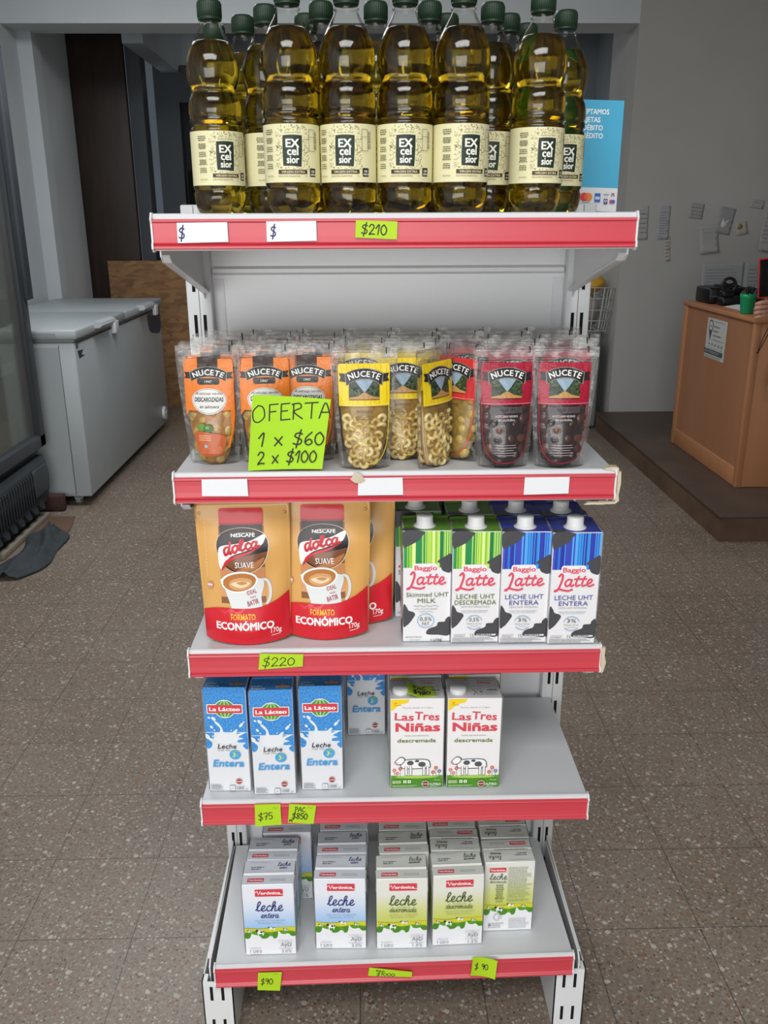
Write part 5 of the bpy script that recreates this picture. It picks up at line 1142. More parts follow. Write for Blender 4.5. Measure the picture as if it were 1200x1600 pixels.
def blue_blotch():
    if 'blue_mottled_board' in MATS: return MATS['blue_mottled_board']
    return mat('blue_mottled_board', '#2b74c2', .33, vary=(420, '#58aae8', 1.0))
def make_blue():
    w2, d, h = .0660, .0830, .1835; r = empty('milk_carton'); b = MB(); WB = cartonink('#dfe0e4'); BB = blue_blotch()
    carton_body(b, w2, d, h, WB, BB, .0025, .040)
    def splash(sh, W):
        sh.rect(.001, .001, W-.001, h-.001, '#dfe0e4'); sh.rect(.0008, .101, W-.0008, h-.0008, BB)
        # blue between the milk drops reaches down at both edges
        sh.poly(smooth_pts([(.0008, .100), (.0008, .080), (.005, .078), (.009, .081), (.0095, .086), (.006, .089), (.012, .091), (.014, .100)], 4, False), BB)
        sh.poly(smooth_pts([(W-.0008, .100), (W-.0008, .078), (W-.006, .0785), (W-.0085, .082), (W-.004, .0855), (W-.0155, .086), (W-.0155, .089), (W-.007, .091), (W-.016, .094), (W-.017, .100)], 4, False), BB)
        m = '#e3e6ea'
        sh.blob([(.014, .0885), (.0195, .0945), (.0225, .101), (.0235, .108), (.019, .1135), (.0155, .1185), (.0160, .1205), (.0215, .117), (.0265, .109), (.0285, .1015), (.033, .0985), (.0395, .0985), (.0455, .104), (.0495, .1065), (.0505, .1045), (.047, .099), (.0455, .0955), (.0535, .099), (.0605, .1015), (.0615, .0995), (.0515, .0935), (.049, .088), (.04, .084), (.025, .084)], m, 5)
        for x, y, rx, ry, a in ((.0145, .1245, .0026, .0043, .7), (.0075, .1265, .0015, .0025, .9), (.0105, .110, .002, .0030, .6), (.0145, .1045, .0011, .0017, .5), (.0565, .1135, .0022, .0045, -.7), (.0605, .1185, .0012, .0020, -.7), (.0405, .1045, .0011, .0011, 0), (.0035, .0955, .0016, .0042, .9), (.0115, .0945, .0012, .0012, 0)): sh.ell(x, y, rx, ry, m, 16, a)
        sh.blob([(.0008, .0965), (.006, .093), (.013, .0900), (.010, .0875), (.004, .0905), (.0008, .0925)], m, 4)
    s = Sheet(b, face_front(0, 0, 0), 5e-5, None, (w2, h), cartonink, [(0, 0), (.074, .074), (.095, .1025), (.1265, .1345), (.16, .165), (.19, .195)]); splash(s, w2)
    s = Sheet(b, face_front(0, 0, 0), 5e-5, None, (w2, h), cartonink); s.h = 2.4e-3*.6
    c = w2/2; yl = .1505
    def logo(s, c, yl, k=1.0):
        s.ell(c, yl, .0150*k, .0150*k, '#e8ebe4'); s.rrect(c-.0258*k, yl-.0078*k, c+.0258*k, yl+.0078*k, .0015*k, '#e8ebe4'); s.ell(c, yl, .0138*k, .0138*k, '#4f9a3c')
        s.ring(c, yl, .0068*k, .0138*k, .0009*k, '#dfe9cf'); s.rect(c-.0005*k, yl-.0138*k, c+.0005*k, yl+.0138*k, '#dfe9cf'); s.rrect(c-.0245*k, yl-.0065*k, c+.0245*k, yl+.0065*k, .0012*k, '#d3404b'); s.text('La L\u00e1cteo', c, yl-.0031*k, .0064*k, '#f4f1ee', bold=.055, width=.0435*k)
    logo(s, c, yl, 1.08)
    s.text('Leche', c-.0005, .0800, .0085, '#2c3034', bold=.012, shear=.18, width=.0290); s.text('Larga Vida', c-.0055, .0762, .0025, '#5a5e62', width=.0195, shear=.15)
    s.ell(c+.0115, .0690, .0088, .0084, '#4aa3dc'); s.text('3', c+.0095, .0650, .0078, '#e3e04a', bold=.04, shear=.15); s.text('%', c+.0148, .0665, .0030, '#e3e04a', bold=.02); s.stroke([(c+.008, .0735), (c+.013, .0755), (c+.0175, .0735)], .0013, '#8bbf3c')
    s.text('Entera', c, .0475, .0125, '#4f9fdc', bold=.045, shear=.18, width=.048)
    s.fine(.003, .0040, .024, .0150, 5, '#8a8c92', 3, .0009); s.text('1000', c+.0165, .0055, .0044, '#33363a', width=.0115); s.text('cm\u00b3', c+.027, .0055, .0026, '#33363a', width=.005); s.rect(c+.010, .0035, c+.029, .0039, '#77797e'); s.rect(c+.010, .0112, c+.024, .0116, '#77797e')
    s.rrect(c-.0005, .0028, c+.0085, .0128, .001, '#77797e'); s.rrect(c, .0033, c+.0080, .0123, .001, '#dfe0e4'); s.stroke([(c+.002, .006), (c+.004, .0100), (c+.0062, .0062), (c+.002, .006)], .0006, '#77797e', False)
    s.ell(c+.0150, .0205, .0050, .0050, '#c78d83'); s.ell(c+.0150, .0202, .0043, .0042, '#9b4038'); s.rect(c+.0110, .0196, c+.019, .0210, '#e6d6d0')
    for fn in (face_left(-.0009, d, 0), face_right(w2+.0009, 0, 0)):
        q = Sheet(b, fn, 5e-5, None, (d, h), cartonink); q.rect(.001, .001, d-.001, h-.001, '#dfe0e4'); q.poly(smooth_pts([(.001, .075), (.012, .083), (.025, .088), (.04, .084), (.055, .090), (.07, .083), (d-.001, .078)], 4) + [(d-.001, h-.001), (.001, h-.001)], BB); q.fine(.008, .012, d-.008, .07, 14, '#8f9298', 4, .0012)
    t = Sheet(b, face_top(0, 0, h), 6e-5, None, (w2, d), cartonink); t.rect(.001, .001, w2-.001, d-.001, BB); t.text('Leche', .003, .0165, .0050, '#e6ebf2', 'l', .03, .15); t.text('Entera', .003, .0085, .0060, '#e6ebf2', 'l', .04, .15); logo(t, w2*.77, .0165, .43)
    t.rect(.003, .052, w2*.52, .066, '#b8bcc0'); t.fine(.005, .055, w2*.5, .063, 2, '#7d8186', 5, .002); t.text('Larga Vida', w2*.78, .064, .0030, '#dfe6ee', width=.017)
    b.build('carton_box', r); return r
bl = make_blue()
for x, y, rz, lab in ((-.2948, .0265, -.03, 'blue and white milk carton at the left end of the fourth shelf'), (-.2225, .0150, .02, 'blue and white milk carton, middle one of the three in front'), (-.1480, .0255, 0, 'blue and white milk carton, right one of the three in front'), (-.0780, .1790, .01, 'blue and white milk carton standing alone at the back')):
    placer(bl, (x, y, Z[3]+DECK), rz, lab, 'milk carton', 'blue milk cartons on the fourth shelf')

def make_green_foot():
    w2, d, h = .0840, .0610, .1620; r = empty('milk_carton'); b = MB(); WB = cartonink('#e9e6e6')
    carton_body(b, w2, d, h, WB, cartonink('#cfcccb'), .0022, None)
    s = Sheet(b, face_front(0, 0, 0), 5e-5, None, (w2, h), cartonink); s.rect(.001, .001, w2-.001, h-.001, '#ebe8e8')
    GR = '#4c8a22'; s.rect(.0008, .0008, w2-.0008, .0225, GR); s.poly([(.0008, .018)] + smooth_pts([(.0008, .0235), (.012, .0225), (.042, .0205), (.072, .0225), (w2-.0008, .0235)], 4) + [(w2-.0008, .018)], '#5d9a2c'); s.ell(w2/2, .0205, .034, .0030, '#a9c65c')
    s.poly([(.001, h-.001), (.030, h-.001), (.027, h-.007), (.018, h-.009), (.010, h-.014), (.003, h-.021), (.001, h-.021)], '#f2cf1f'); s.text('sin', .009, h-.0085, .0034, '#d9632c', bold=.03, rot=.4); s.fine(.006, h-.0125, .020, h-.010, 1, '#b88a1a', 3, .0009)
    s.text('Pureza desde el origen', w2*.50, .1450, .0030, '#a3a4a8', shear=.2, width=.046)
    P = '#d8505e'; s.text('Las', w2*.255, .1240, .0135, P, bold=.035, rot=-.05, width=.029); s.text('Tres', w2*.675, .1245, .0142, P, bold=.035, rot=-.07, width=.038); s.text('Ni\u00f1as', w2*.51, .1045, .0155, '#d94a58', bold=.055, width=.068)
    s.text('leche parcialmente', w2*.49, .0955, .0026, '#8d9a72', width=.038); s.text('descremada', w2*.49, .0845, .0070, '#6c8440', bold=.03, width=.060)
    # a grazing spotted cow on the meadow
    base = s; cow = Sheet(b, (lambda f: lambda u, v, h: f(.042 + (u-.042)*1.75, .0235 + (v-.0235)*1.75, h))(base.fn), 5e-5, None, (w2, h), cartonink); cow.h = base.h; s = cow
    W = '#f4f2f0'; K = '#55585c'; x0, y0 = .030, .0235
    s.blob([(x0-.003, y0+.011), (x0+.001, y0+.0165), (x0+.012, y0+.0175), (x0+.022, y0+.0165), (x0+.0245, y0+.011), (x0+.022, y0+.0075), (x0+.001, y0+.0070)], K); s.blob([(x0-.0022, y0+.0112), (x0+.0012, y0+.0158), (x0+.012, y0+.0168), (x0+.0215, y0+.0158), (x0+.0235, y0+.011), (x0+.0215, y0+.0083), (x0+.001, y0+.0078)], W)
    for lx in (.001, .005, .017, .0205): s.rect(x0+lx, y0, x0+lx+.0026, y0+.010, K); s.rect(x0+lx+.0005, y0+.0005, x0+lx+.0021, y0+.010, W)
    s.blob([(x0-.006, y0+.0175), (x0-.0025, y0+.020), (x0+.0015, y0+.0175), (x0-.001, y0+.0125), (x0-.0055, y0+.0115), (x0-.0085, y0+.0135)], K); s.blob([(x0-.0055, y0+.0172), (x0-.0025, y0+.0192), (x0+.0005, y0+.0170), (x0-.0015, y0+.0132), (x0-.0052, y0+.0123), (x0-.0076, y0+.0137)], W); s.ell(x0-.0068, y0+.0134, .0014, .0012, '#d9a2a0')
    s.ell(x0+.006, y0+.0135, .003, .0024, K); s.ell(x0+.0165, y0+.012, .0034, .0026, K); s.ell(x0+.012, y0+.0155, .002, .0012, K)
    base.h = cow.h; s = base
    for fx, fy in ((.006, .034), (.0105, .028), (.0155, .037), (.0675, .030), (.072, .038), (.0775, .032)): s.rect(fx-.0003, .022, fx+.0003, fy, '#5f8a3a'); s.ell(fx, fy, .0030, .0028, random.Random(int(fx*1000)).choice(['#c9505c', '#5a6fae', '#d97a86'])); s.ell(fx, fy, .0010, .0010, '#f2d66a')
    s.fine(.003, .0095, .018, .0155, 3, '#d9e6c2', 5, .0011); s.rrect(.0205, .0105, .0255, .0160, .0008, '#e9f0df'); s.rrect(.0275, .0105, .0325, .0160, .0008, '#e9f0df'); s.ell(.023, .0132, .0011, .0016, '#6f9a3f'); s.ell(.030, .0132, .0011, .0016, '#6f9a3f'); s.fine(.003, .0035, .044, .0075, 3, '#a9c98a', 6, .0007)
    s.ell(.0555, .0090, .0060, .0060, '#e4cfc6'); s.ell(.0555, .0088, .0052, .0050, '#7d3a36'); s.rect(.0505, .0082, .0605, .0096, '#d9c2ba'); s.text('1LITRO', .0715, .0060, .0048, '#eef2e8', bold=.03, width=.0165); s.text('1% grasa', .074, .0155, .0022, '#e4ecd8'); s.fine(.063, .0030, .078, .0050, 1, '#cfe0bb', 7, .0008)
    for fn in (face_left(-.0009, d, 0), face_right(w2+.0009, 0, 0)):
        q = Sheet(b, fn, 5e-5, None, (d, h), cartonink); q.rect(.001, .001, d-.001, h-.001, '#e4e1e0'); q.rect(.0008, .0008, d-.0008, .0225, GR); q.fine(.006, .03, d-.006, .12, 16, '#a5a5a8', 8, .0012)
    t = Sheet(b, face_top(0, 0, h), 6e-5, None, (w2, d), cartonink); t.rect(.001, .001, w2-.001, d-.001, '#c9c6c5'); t.rect(.001, d-.010, w2-.001, d-.001, '#bdbab8')
    t.fine(.006, d-.008, .045, d-.002, 1, '#77797c', 4, .0018); t.text('Las Tres', w2*.72, d-.0085, .0040, '#c9606c', bold=.03, width=.021); t.text('Ni\u00f1as', w2*.72, d-.0165, .0050, '#c9606c', bold=.04, width=.020)
    t.ring(.0375, .018, .006, .009, .0011, '#4a4c50', -70, 80); t.ring(.0520, .018, .0062, .0085, .0009, '#77797c', 30, 330); t.ell(.0530, .018, .0028, .0036, '#8d8f92'); t.text('ABRIR', .0705, .022, .0040, '#4a4c50', bold=.03, width=.016); t.fine(.0595, .008, .081, .018, 3, '#8d8f92', 9, .0012)
    b.build('carton_box', r)
    b = MB(); b.lathe([(0, 0), (.0128, 0), (.0130, .002), (.0126, .0075), (.0112, .0092), (0, .0094)], CAPW, 48, (.0170, .0200, h)); b.build('push_cap', r)
    return r
gf = make_green_foot()
for x, y, rz, lab in ((-.0070, .0270, 0, 'green-footed skim milk carton with a lime price tag on its lid'), (.0822, .0262, -.01, 'green-footed skim milk carton right of the tagged one'), (-.0060, .0950, .02, 'green-footed carton behind the tagged one'), (.0900, .0960, .04, 'green-footed carton behind, at the right')):
    placer(gf, (x, y, Z[3]+DECK), rz, lab, 'milk carton', 'green-footed milk cartons on the fourth shelf')
def top_tag():
    b = MB(); q = [(.0195, .0650), (.0615, .0640), (.0660, .0330), (.0210, .0255)]
    def fn(u, v, h): 
        a, c = u/.042, v/.038; top = Vector(q[0])*(1-a)+Vector(q[1])*a; bot = Vector(q[3])*(1-a)+Vector(q[2])*a; p = bot*(1-c)+top*c
        return (p.x, p.y, Z[3]+DECK+.1610+.0008+h + .004*abs(a-.5)*0 + .0105*max(0, .45-a)/.45)
    sh = Sheet(b, fn, 3e-4, .004, (.042, .038), lambda c2: mat('tag_'+c2.strip('#'), c2, .6)); sh.rect(0, 0, .042, .038, '#a8c824'); sh.hand('PAC', .009, .0235, .0095, INK, .0016, sx=1.1); sh.hand('$980', .008, .008, .0105, INK, .0017, sx=1.05)
    o = b.build('price_tag'); md = o.modifiers.new('thick', 'SOLIDIFY'); md.thickness = .0004; tag(o, 'lime tag handwritten PAC $980 lying on a carton lid', 'price tag', 'price tags')
top_tag()

def make_small(kind):
    w2, d, h = .0860, .0570, .1470; blue = kind == 'blue'; r = empty('milk_carton'); b = MB(); WB = cartonink('#e5e5ea' if blue else '#e4e3dd')
    G = gradient('sky_print_blue', [(.28, '#8fbdec'), (.62, '#d5e0f2'), (.80, '#e8e9f0')]) if blue else gradient('sky_print_green', [(.26, '#c3cc4a'), (.50, '#d3d886'), (.78, '#e6e5dd')])
    carton_body(b, w2, d, h, WB, WB, .0022, .0215)
    DK = '#2e3272' if blue else '#4a5a34'
    def scene(sh, W, seed):
        sh.rect(.001, .001, W-.001, h-.001, '#e8e8ec'); sh.rect(.0008, .0330, W-.0008, h-.0008, G)
        sh.poly([(.0008, .030)] + smooth_pts([(.0008, .0455), (W*.3, .0435), (W*.6, .0455), (W-.0008, .0475)], 5) + [(W-.0008, .030)], '#d2cf28'); sh.stroke([(.0008, .0455), (W*.3, .0435), (W*.6, .0455), (W-.0008, .0475)], .0007, '#5d6a1c'); sh.poly([(.0008, .030)] + smooth_pts([(.0008, .0370), (W*.25, .0400), (W*.5, .0370), (W*.75, .0400), (W-.0008, .0380)], 5) + [(W-.0008, .030)], '#5f9a26')
        # meadow scalloped by milk drops
        sh.blob([(.0008, .0355), (.006, .0375), (.010, .0345), (.013, .0290), (.0008, .0265)], '#4c8a22'); sh.blob([(.028, .036), (.040, .035), (.041, .030), (.036, .0265), (.030, .0265), (.027, .030)], '#4c8a22'); sh.blob([(.048, .036), (.058, .036), (.060, .033), (W-.010, .0355), (W-.0008, .036), (W-.0008, .0300), (W-.006, .0290), (W-.012, .033), (.062, .030), (.054, .0265), (.048, .0275)], '#4c8a22')
        sh.poly([(.0008, .0008), (W-.0008, .0008), (W-.0008, .0300)] + smooth_pts([(W-.0008, .0300), (W-.007, .0300), (W-.012, .0345), (W-.018, .0335), (W-.024, .0345), (W-.0285, .0395), (W-.0300, .0325), (W-.032, .0275), (.0485, .0255), (.044, .0310), (.0410, .0290), (.036, .0265), (.0285, .0265), (.024, .0315), (.0165, .0335), (.0120, .0350), (.0095, .0290), (.005, .0265), (.0008, .0280)], 4) , '#ebebee')
        for x, y, k in ((.0275, .0375, 1.0), (.0095, .0400, .5), (.0475, .0455, .9), (.0700, .0420, .5)):
            sh.rect(x-.0055*k, y-.0030*k, x+.0055*k, y+.0030*k, '#f2f2f0'); sh.rect(x-.005*k, y-.0055*k, x-.0035*k, y-.002*k, '#f2f2f0'); sh.rect(x+.003*k, y-.0055*k, x+.0045*k, y-.002*k, '#f2f2f0'); sh.ell(x-.0065*k, y+.0028*k, .0024*k, .0020*k, '#33363a', 10); sh.ell(x+.001*k, y+.0006*k, .0020*k, .0018*k, '#33363a', 10); sh.ell(x+.0045*k, y+.0012*k, .0013*k, .0015*k, '#33363a', 10)
    def brand(sh, c, y, k):
        sh.rrect(c-.0232*k, y, c+.0232*k, y+.0142*k, .0016*k, '#d8414d'); sh.stroke([(c-.0228*k, y+.0085*k), (c-.0195*k, y+.0110*k), (c-.0175*k, y+.0040*k), (c-.014*k, y+.0105*k)], .0017*k, '#f4f0ee', False); sh.text('er\u00f3nica', c+.0022*k, y+.0042*k, .0064*k, '#f4f0ee', bold=.05, shear=.18, width=.032*k); sh.stroke([(c+.018*k, y+.0045*k), (c+.0228*k, y+.0040*k)], .0012*k, '#f4f0ee')
    RM = [(0, 0), (.0057, .0095), (.0153, .0235), (.0265, .0350), (.0455, .0580), (.0705, .0680), (.0745, .0735), (.2, .199)]
    s = Sheet(b, face_front(0, 0, 0), 5e-5, None, (w2, h), cartonink, RM); scene(s, w2, 1); s.h = 1.1e-3
    c = w2*.52; brand(s, c, .1245, 1.0)
    s.script('leche', c-.0235, .0945, .0112, DK, .0018, shear=.15, sx=1.17, asc=.66)
    if blue:
        s.script('entera', c-.0155, .0808, .0063, DK, .0011, shear=.18, sx=1.15, asc=.66)
    else:
        s.text('Parcialmente', c, .0895, .0020, '#8b9452', width=.022, shear=.2); s.script('descremada', c-.0235, .0808, .0056, DK, .0008, shear=.18, sx=1.07, asc=.66)
    s.text('Larga Vida U.A.T. Homogeneizada', c, .0745, .0022, '#6d7fa8' if blue else '#8b8f5a', width=.050); s.text('Libre de Gluten - Sin T.A.C.C.', c, .0705, .0020, '#6d7fa8' if blue else '#8b8f5a', width=.042)
    s.text('fortificada con', w2-.0175, .0225, .0018, '#8d8f96', width=.024); s.text('Vitaminas', w2-.016, .0198, .0016, '#8d8f96'); s.rect(w2-.030, .0188, w2-.006, .0192, '#8d8f96'); s.text('AyD', w2-.0170, .0122, .0062, '#75777e', width=.0185); s.rect(w2-.030, .0092, w2-.006, .0096, '#8d8f96'); s.text('3.0%' if blue else '1.5%', w2-.0165, .0035, .0044, '#8d8f96', width=.0165)
    s.rect(.008, .0105, .027, .0109, '#8d8f96'); s.text('1 Litro', .0180, .0045, .0044, '#75777e', width=.0195); s.rect(.008, .0022, .027, .0026, '#8d8f96')
    k = Sheet(b, face_back(w2, d, 0), 5e-5, None, (w2, h), cartonink, RM); scene(k, w2, 2); k.h = 1.1e-3
    brand(k, .022, .128, .62); k.script('leche', .0085, .1130, .0068, DK, .0010, shear=.15, sx=1.25, asc=.66); k.script('descremada' if not blue else 'entera', .0085, .1065, .0028, DK, .0005, shear=.15, sx=1.35); k.fine(.018, .060, .034, .104, 11, '#6f7444', 12, .0014, align='c'); k.fine(.040, .060, .082, .140, 18, '#9a9f78', 13, .0013); k.rect(.0385, .055, .0388, .140, '#c9cc9c'); k.ring(.024, .024, .0065, .0065, .0009, '#9a9ca4', 60, 300); k.fine(.025, .020, .034, .028, 3, '#9a9ca4', 14, .0008); k.fine(.008, .005, .036, .0135, 3, '#9a9ca4', 15, .0009); k.fine(.044, .004, .082, .022, 6, '#b4b6bc', 16, .0009); k.poly([(.0095, .0115), (.012, .0100), (.0095, .0085)], '#3a3c40')
    for fn, sd in ((face_left(-.0009, d, 0), 3), (face_right(w2+.0009, 0, 0), 4)):
        q = Sheet(b, fn, 5e-5, None, (d, h), cartonink); scene(q, d+.020, sd) if False else None
        q.rect(.001, .001, d-.001, h-.001, '#e8e8ec'); q.rect(.0008, .033, d-.0008, h-.0008, G); q.rect(.0008, .031, d-.0008, .046, '#8fb02a'); q.blob([(.0008, .030), (.012, .034), (.022, .028), (.034, .033), (d-.0008, .029), (d-.0008, .0335), (.0008, .0345)], '#ebebee'); q.script('leche', .010, .090, .0060, DK, .0013, shear=.15, sx=1.5); q.fine(.010, .055, d-.008, .082, 6, '#9fa7b8' if blue else '#a0a47a', sd, .0012)
    t = Sheet(b, face_top(0, 0, h), 6e-5, None, (w2, d), cartonink); TC = '#d6d9e0' if blue else '#d6d7cf'; t.rect(.001, .001, w2-.001, d-.001, TC)
    t.h = 1.2e-4; brand(t, .0225, .0062, .60); t.fine(.046, .0070, .080, .0135, 2, '#9a9ca2', 21, .0010)
    t.script('leche', .0565, .0420, .0056, DK, .0009, shear=.15, sx=1.12, asc=.66); t.script('entera' if blue else 'descremada', .0600 if blue else .0560, .0355, .0026, DK, .0006, shear=.15, sx=1.2 if blue else .95)
    for q in range(6): t.h = 3e-4; t.rect(.008+q*.0052, .0262, .0112+q*.0052, .0268, '#6f7278')
    t.fine(.012, .0335, .034, .0425, 2, '#6f7278', 22, .0022); t.fine(.010, .0505, .044, .0530, 1, '#9a9ca2', 23, .0008)
    if not blue: t.fine(.012, .0245, .070, .0280, 1, '#6f7278', 24, .0016)
    b.build('carton_box', r); return r
sp = {k: make_small(k) for k in ('blue', 'green')}
zz = Z[4]+DECK
def small(kind, x, y, rz, lab):
    if abs(rz) > 2: x, y = x+.086, y+.057
    placer(sp[kind], (x, y, zz), rz, lab, 'milk carton', 'small milk cartons on the bottom shelf')
small('blue', -.2540, .0170, .01, 'pale blue milk carton at the front left of the bottom shelf')
small('blue', -.2530, .0760, -.01, 'pale blue carton directly behind the front left one')
small('blue', -.2330, .1430, .02, 'pale blue carton far back, showing its right half behind the left column')
for k, n in enumerate(('front', 'second', 'third')): small('blue', -.1350+.002*k, .0280+k*.0600, (-.02, .01, 0)[k], 'pale blue milk carton in the second column, %s from the front' % n)
for k, n in enumerate(('front', 'second', 'third')): small('green', -.0310+(0, .006, .006)[k], .0250+k*.0605, (.0, .02, -.01)[k], 'pale green milk carton in the middle column, %s from the front' % n)
small('green', .0645, .0295, .03, 'pale green carton with a bright sheen, front of the fourth column')
small('green', .0655, .0905, PI-.01, 'pale green carton turned backwards, second in the fourth column')
small('green', .0640, .1500, .0, 'pale green carton at the back of the fourth column')
small('green', .1545, .0610, PI+.02, 'pale green carton with its back panel of small print facing out, right end')
small('green', .1560, .1215, PI, 'backwards pale green carton behind the right end one')
# ------------------------------------------------------------------ customer at the counter, mostly beyond the right edge
def person():
    r = empty('person', (2.06, 2.60, .126)); O = Vector((2.06, 2.60, .126))
    SKIN = mat('skin', '#c08d78', .5, vary=(20, '#b07a66', .6)); HAIR = mat('dark_hair', '#2a1e18', .6, bump=(80, .6, .004)); TOP = mat('grey_knit', '#6b6f78', .9, bump=(90, .5, .003)); JEAN = mat('blue_denim', '#5f7fb4', .85, vary=(40, '#4f6c9e', .8)); SHOE = mat('dark_shoe', '#25252a', .6)
    def skin(name, V, E, R, m, sub=2, parent=r, root=0):
        me = bpy.data.meshes.new(name); me.from_pydata([tuple(Vector(p)-O) for p in V], E, []); o = bpy.data.objects.new(name, me); COL.objects.link(o); o.parent = parent
        md = o.modifiers.new('skin', 'SKIN'); 
        for i, q in enumerate(R): me.skin_vertices[0].data[i].radius = (q, q) if not isinstance(q, tuple) else q
        me.skin_vertices[0].data[root].use_root = True; md.use_smooth_shade = True
        sb = o.modifiers.new('sub', 'SUBSURF'); sb.levels = sub; sb.render_levels = sub
        dg = bpy.context.evaluated_depsgraph_get(); dg.update(); me2 = bpy.data.meshes.new_from_object(o.evaluated_get(dg)); o.modifiers.clear(); o.data = me2; me2.materials.clear(); me2.materials.append(m)
        for p in me2.polygons: p.use_smooth = True
        return o
    f = .126
    V = [(2.06, 2.60, 1.02), (2.06, 2.60, 1.18), (2.05, 2.60, 1.36), (2.05, 2.595, 1.50), (2.045, 2.59, 1.58), (2.04, 2.575, 1.66), (2.03, 2.57, 1.74),
         (2.06, 2.75, 1.46), (2.02, 2.80, 1.20), (1.86, 2.74, 1.03), (1.785, 2.715, 1.01),
         (2.06, 2.44, 1.46), (2.09, 2.40, 1.20), (1.98, 2.42, 1.00), (1.95, 2.43, .92),
         (2.06, 2.69, .94), (2.05, 2.70, .58), (2.07, 2.70, .20), (1.99, 2.70, .145), (2.06, 2.51, .94), (2.05, 2.50, .58), (2.07, 2.50, .20), (1.99, 2.50, .145)]
    E = [(0,1),(1,2),(2,3),(3,4),(4,5),(5,6),(3,7),(7,8),(8,9),(9,10),(3,11),(11,12),(12,13),(13,14),(0,15),(15,16),(16,17),(17,18),(0,19),(19,20),(20,21),(21,22)]
    R = [.14, .125, .145, .10, .055, .082, .075, .058, .046, .034, .026, .058, .046, .034, .03, .085, .06, .045, .035, .085, .06, .045, .035]
    skin('body', V, E, R, SKIN)
    skin('knit_top', [(2.06, 2.60, 1.00), (2.06, 2.60, 1.18), (2.05, 2.60, 1.36), (2.05, 2.595, 1.49), (2.06, 2.75, 1.46), (2.02, 2.80, 1.20), (1.90, 2.755, 1.06), (2.06, 2.44, 1.46), (2.09, 2.40, 1.20), (1.99, 2.418, 1.02)], [(0,1),(1,2),(2,3),(3,4),(4,5),(5,6),(3,7),(7,8),(8,9)], [.16, .145, .163, .11, .073, .060, .047, .073, .060, .047], TOP)
    skin('jeans', [(2.06, 2.60, 1.02), (2.06, 2.69, .93), (2.05, 2.70, .58), (2.07, 2.70, .24), (2.06, 2.51, .93), (2.05, 2.50, .58), (2.07, 2.50, .24)], [(0,1),(1,2),(2,3),(0,4),(4,5),(5,6)], [.155, .102, .078, .062, .102, .078, .062], JEAN)
    # the hand that holds the phone: palm and five separate bent fingers
    V = [(1.80, 2.718, 1.012), (1.765, 2.712, .995), (1.738, 2.708, .985)]; E = [(0,1),(1,2)]; R = [.026, (.032, .018), (.034, .016)]
    def chain(pts, rad):
        k = 1
        for p, q in zip(pts, rad):
            V.append(p); R.append(q); E.append((k if k == 1 else len(V)-2, len(V)-1)); k = 0
    for dz, ln, q in ((.026, .92, .0092), (.006, 1.0, .0095), (-.014, .95, .0092), (-.033, .8, .0082)):
        z = .985 + dz; chain([(1.728, 2.700, z), (1.703, 2.690, z-.002), (1.703-.026*ln, 2.690, z-.006), (1.703-.034*ln, 2.702, z-.011), (1.706-.026*ln, 2.717, z-.014)], [q*1.1, q*1.1, q, q*.92, q*.75])
    chain([(1.752, 2.725, 1.020), (1.730, 2.738, 1.034), (1.712, 2.738, 1.042)], [.0115, .0105, .0085])
    skin('hand', V, E, R, SKIN, 2)
    # head details
    b = MB(); h = Vector((2.032, 2.573, 1.715)) - O
    for dy in (-.032, .032): b.ball((h.x-.070, h.y+dy, h.z+.005), .010, .012, .009, mat('eye_white', '#e8e4de', .3)); b.ball((h.x-.079, h.y+dy, h.z+.005), .003, .006, .006, HAIR)
    b.ball((h.x-.084, h.y, h.z-.022), .016, .012, .02, SKIN); b.ball((h.x-.071, h.y, h.z-.060), .009, .026, .007, mat('lips', '#9b5a50', .5))
    for dy in (-.083, .083): b.ball((h.x+.008, h.y+dy, h.z-.008), .018, .008, .030, SKIN)
    b.build('face', r)
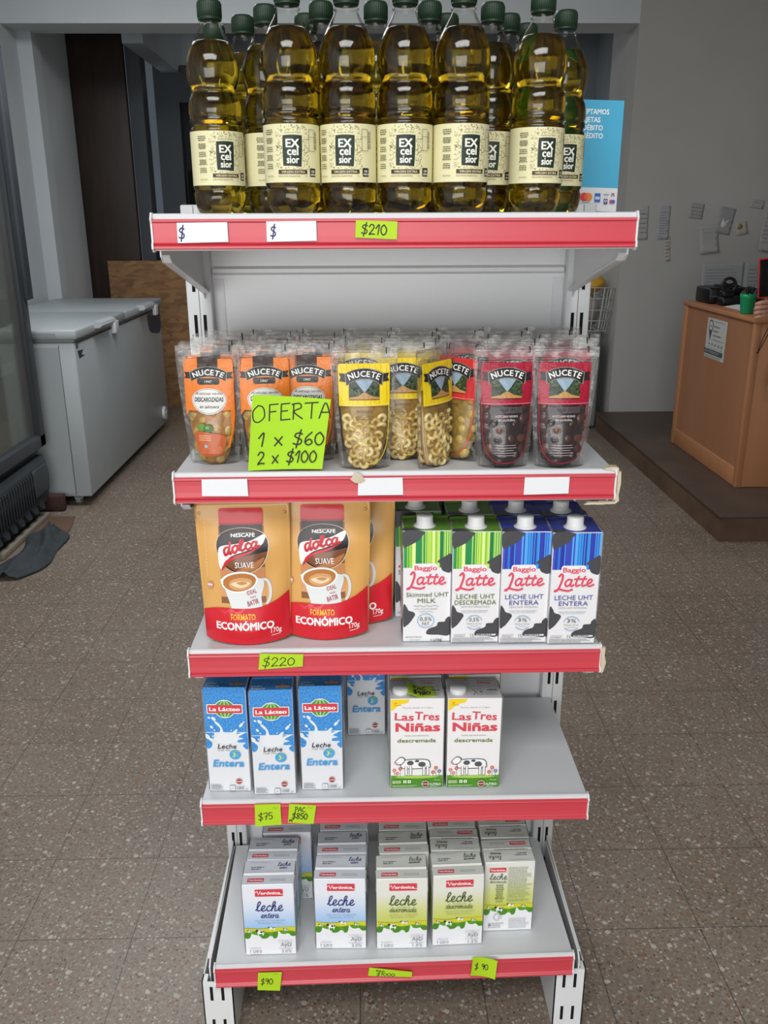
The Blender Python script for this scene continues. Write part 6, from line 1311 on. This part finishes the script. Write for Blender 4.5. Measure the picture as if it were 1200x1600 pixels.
    b = MB(); b.ball((h.x+.026, h.y, h.z+.035), .092, .098, .092, HAIR, None, 24, 16); b.ball((h.x+.065, h.y, h.z-.07), .05, .088, .13, HAIR, None, 20, 14); b.build('hair', r)
    b = MB(); vs = []; fs = []; out = [(1.748, .632), (1.750, .655), (1.768, .73), (1.81, .83), (1.90, .95), (1.97, 1.0)]
    for x, z in out:
        for q in range(7): t = q/6; vs.append((x + (2.16-x)*t*.9 - O.x, 2.655 - .06*math.sin(PI*t) + .012*math.sin(q*2.2+z*9) - O.y, z - .012*math.sin(q*1.9) - O.z))
    for i in range(5):
        for q in range(6): k = i*7+q; fs.append((k, k+1, k+8, k+7))
    b.add(vs, fs, mat('light_denim', '#7d9cc9', .85, vary=(40, '#6a8ab8', .8)), True); jt = b.build('jacket_tail', r); md = jt.modifiers.new('thick', 'SOLIDIFY'); md.thickness = .006
    for y in (2.70, 2.50):
        b = MB(); b.ball((2.02-O.x, y-O.y, .169-O.z), .125, .048, .042, SHOE, None, 20, 12); b.box(1.90-O.x, y-.042-O.y, .001, 2.13-O.x, y+.042-O.y, .018, SHOE); b.build('shoe', r)
    tag(r, 'person at the right edge in blue jeans holding a red-cased phone', 'person')
person()
def phone():
    r = empty('phone', (1.716, 2.716, 1.06)); b = MB()
    b.rbox(-.040, -.005, -.035, .040, .005, .135, mat('phone_red', '#b81f2c', .4), .0045, 3); b.build('phone_case', r)
    b = MB(); b.rbox(-.0355, -.0068, -.028, .0365, -.0045, .129, mat('phone_black', '#0a0a0c', .25), .0008); b.build('phone_back', r)
    b = MB(); b.tube([(.034, -.004, -.03), (.028, -.012, -.09), (.008, -.014, -.16), (-.020, -.014, -.215), (-.036, -.014, -.262)], .0022, BLACK, 6); b.tube([(.036, -.004, -.03), (.034, -.010, -.10), (.016, -.012, -.175), (-.012, -.012, -.228), (-.034, -.014, -.265)], .0022, BLACK, 6); b.ball((-.038, -.014, -.268), .006, .005, .006, mat('strap_bead', '#3a2418', .5)); b.build('wrist_strap', r)
    r.rotation_euler = (0, math.radians(-6), 0)
    tag(r, 'black phone in a red case held up at the right edge', 'phone')
phone()
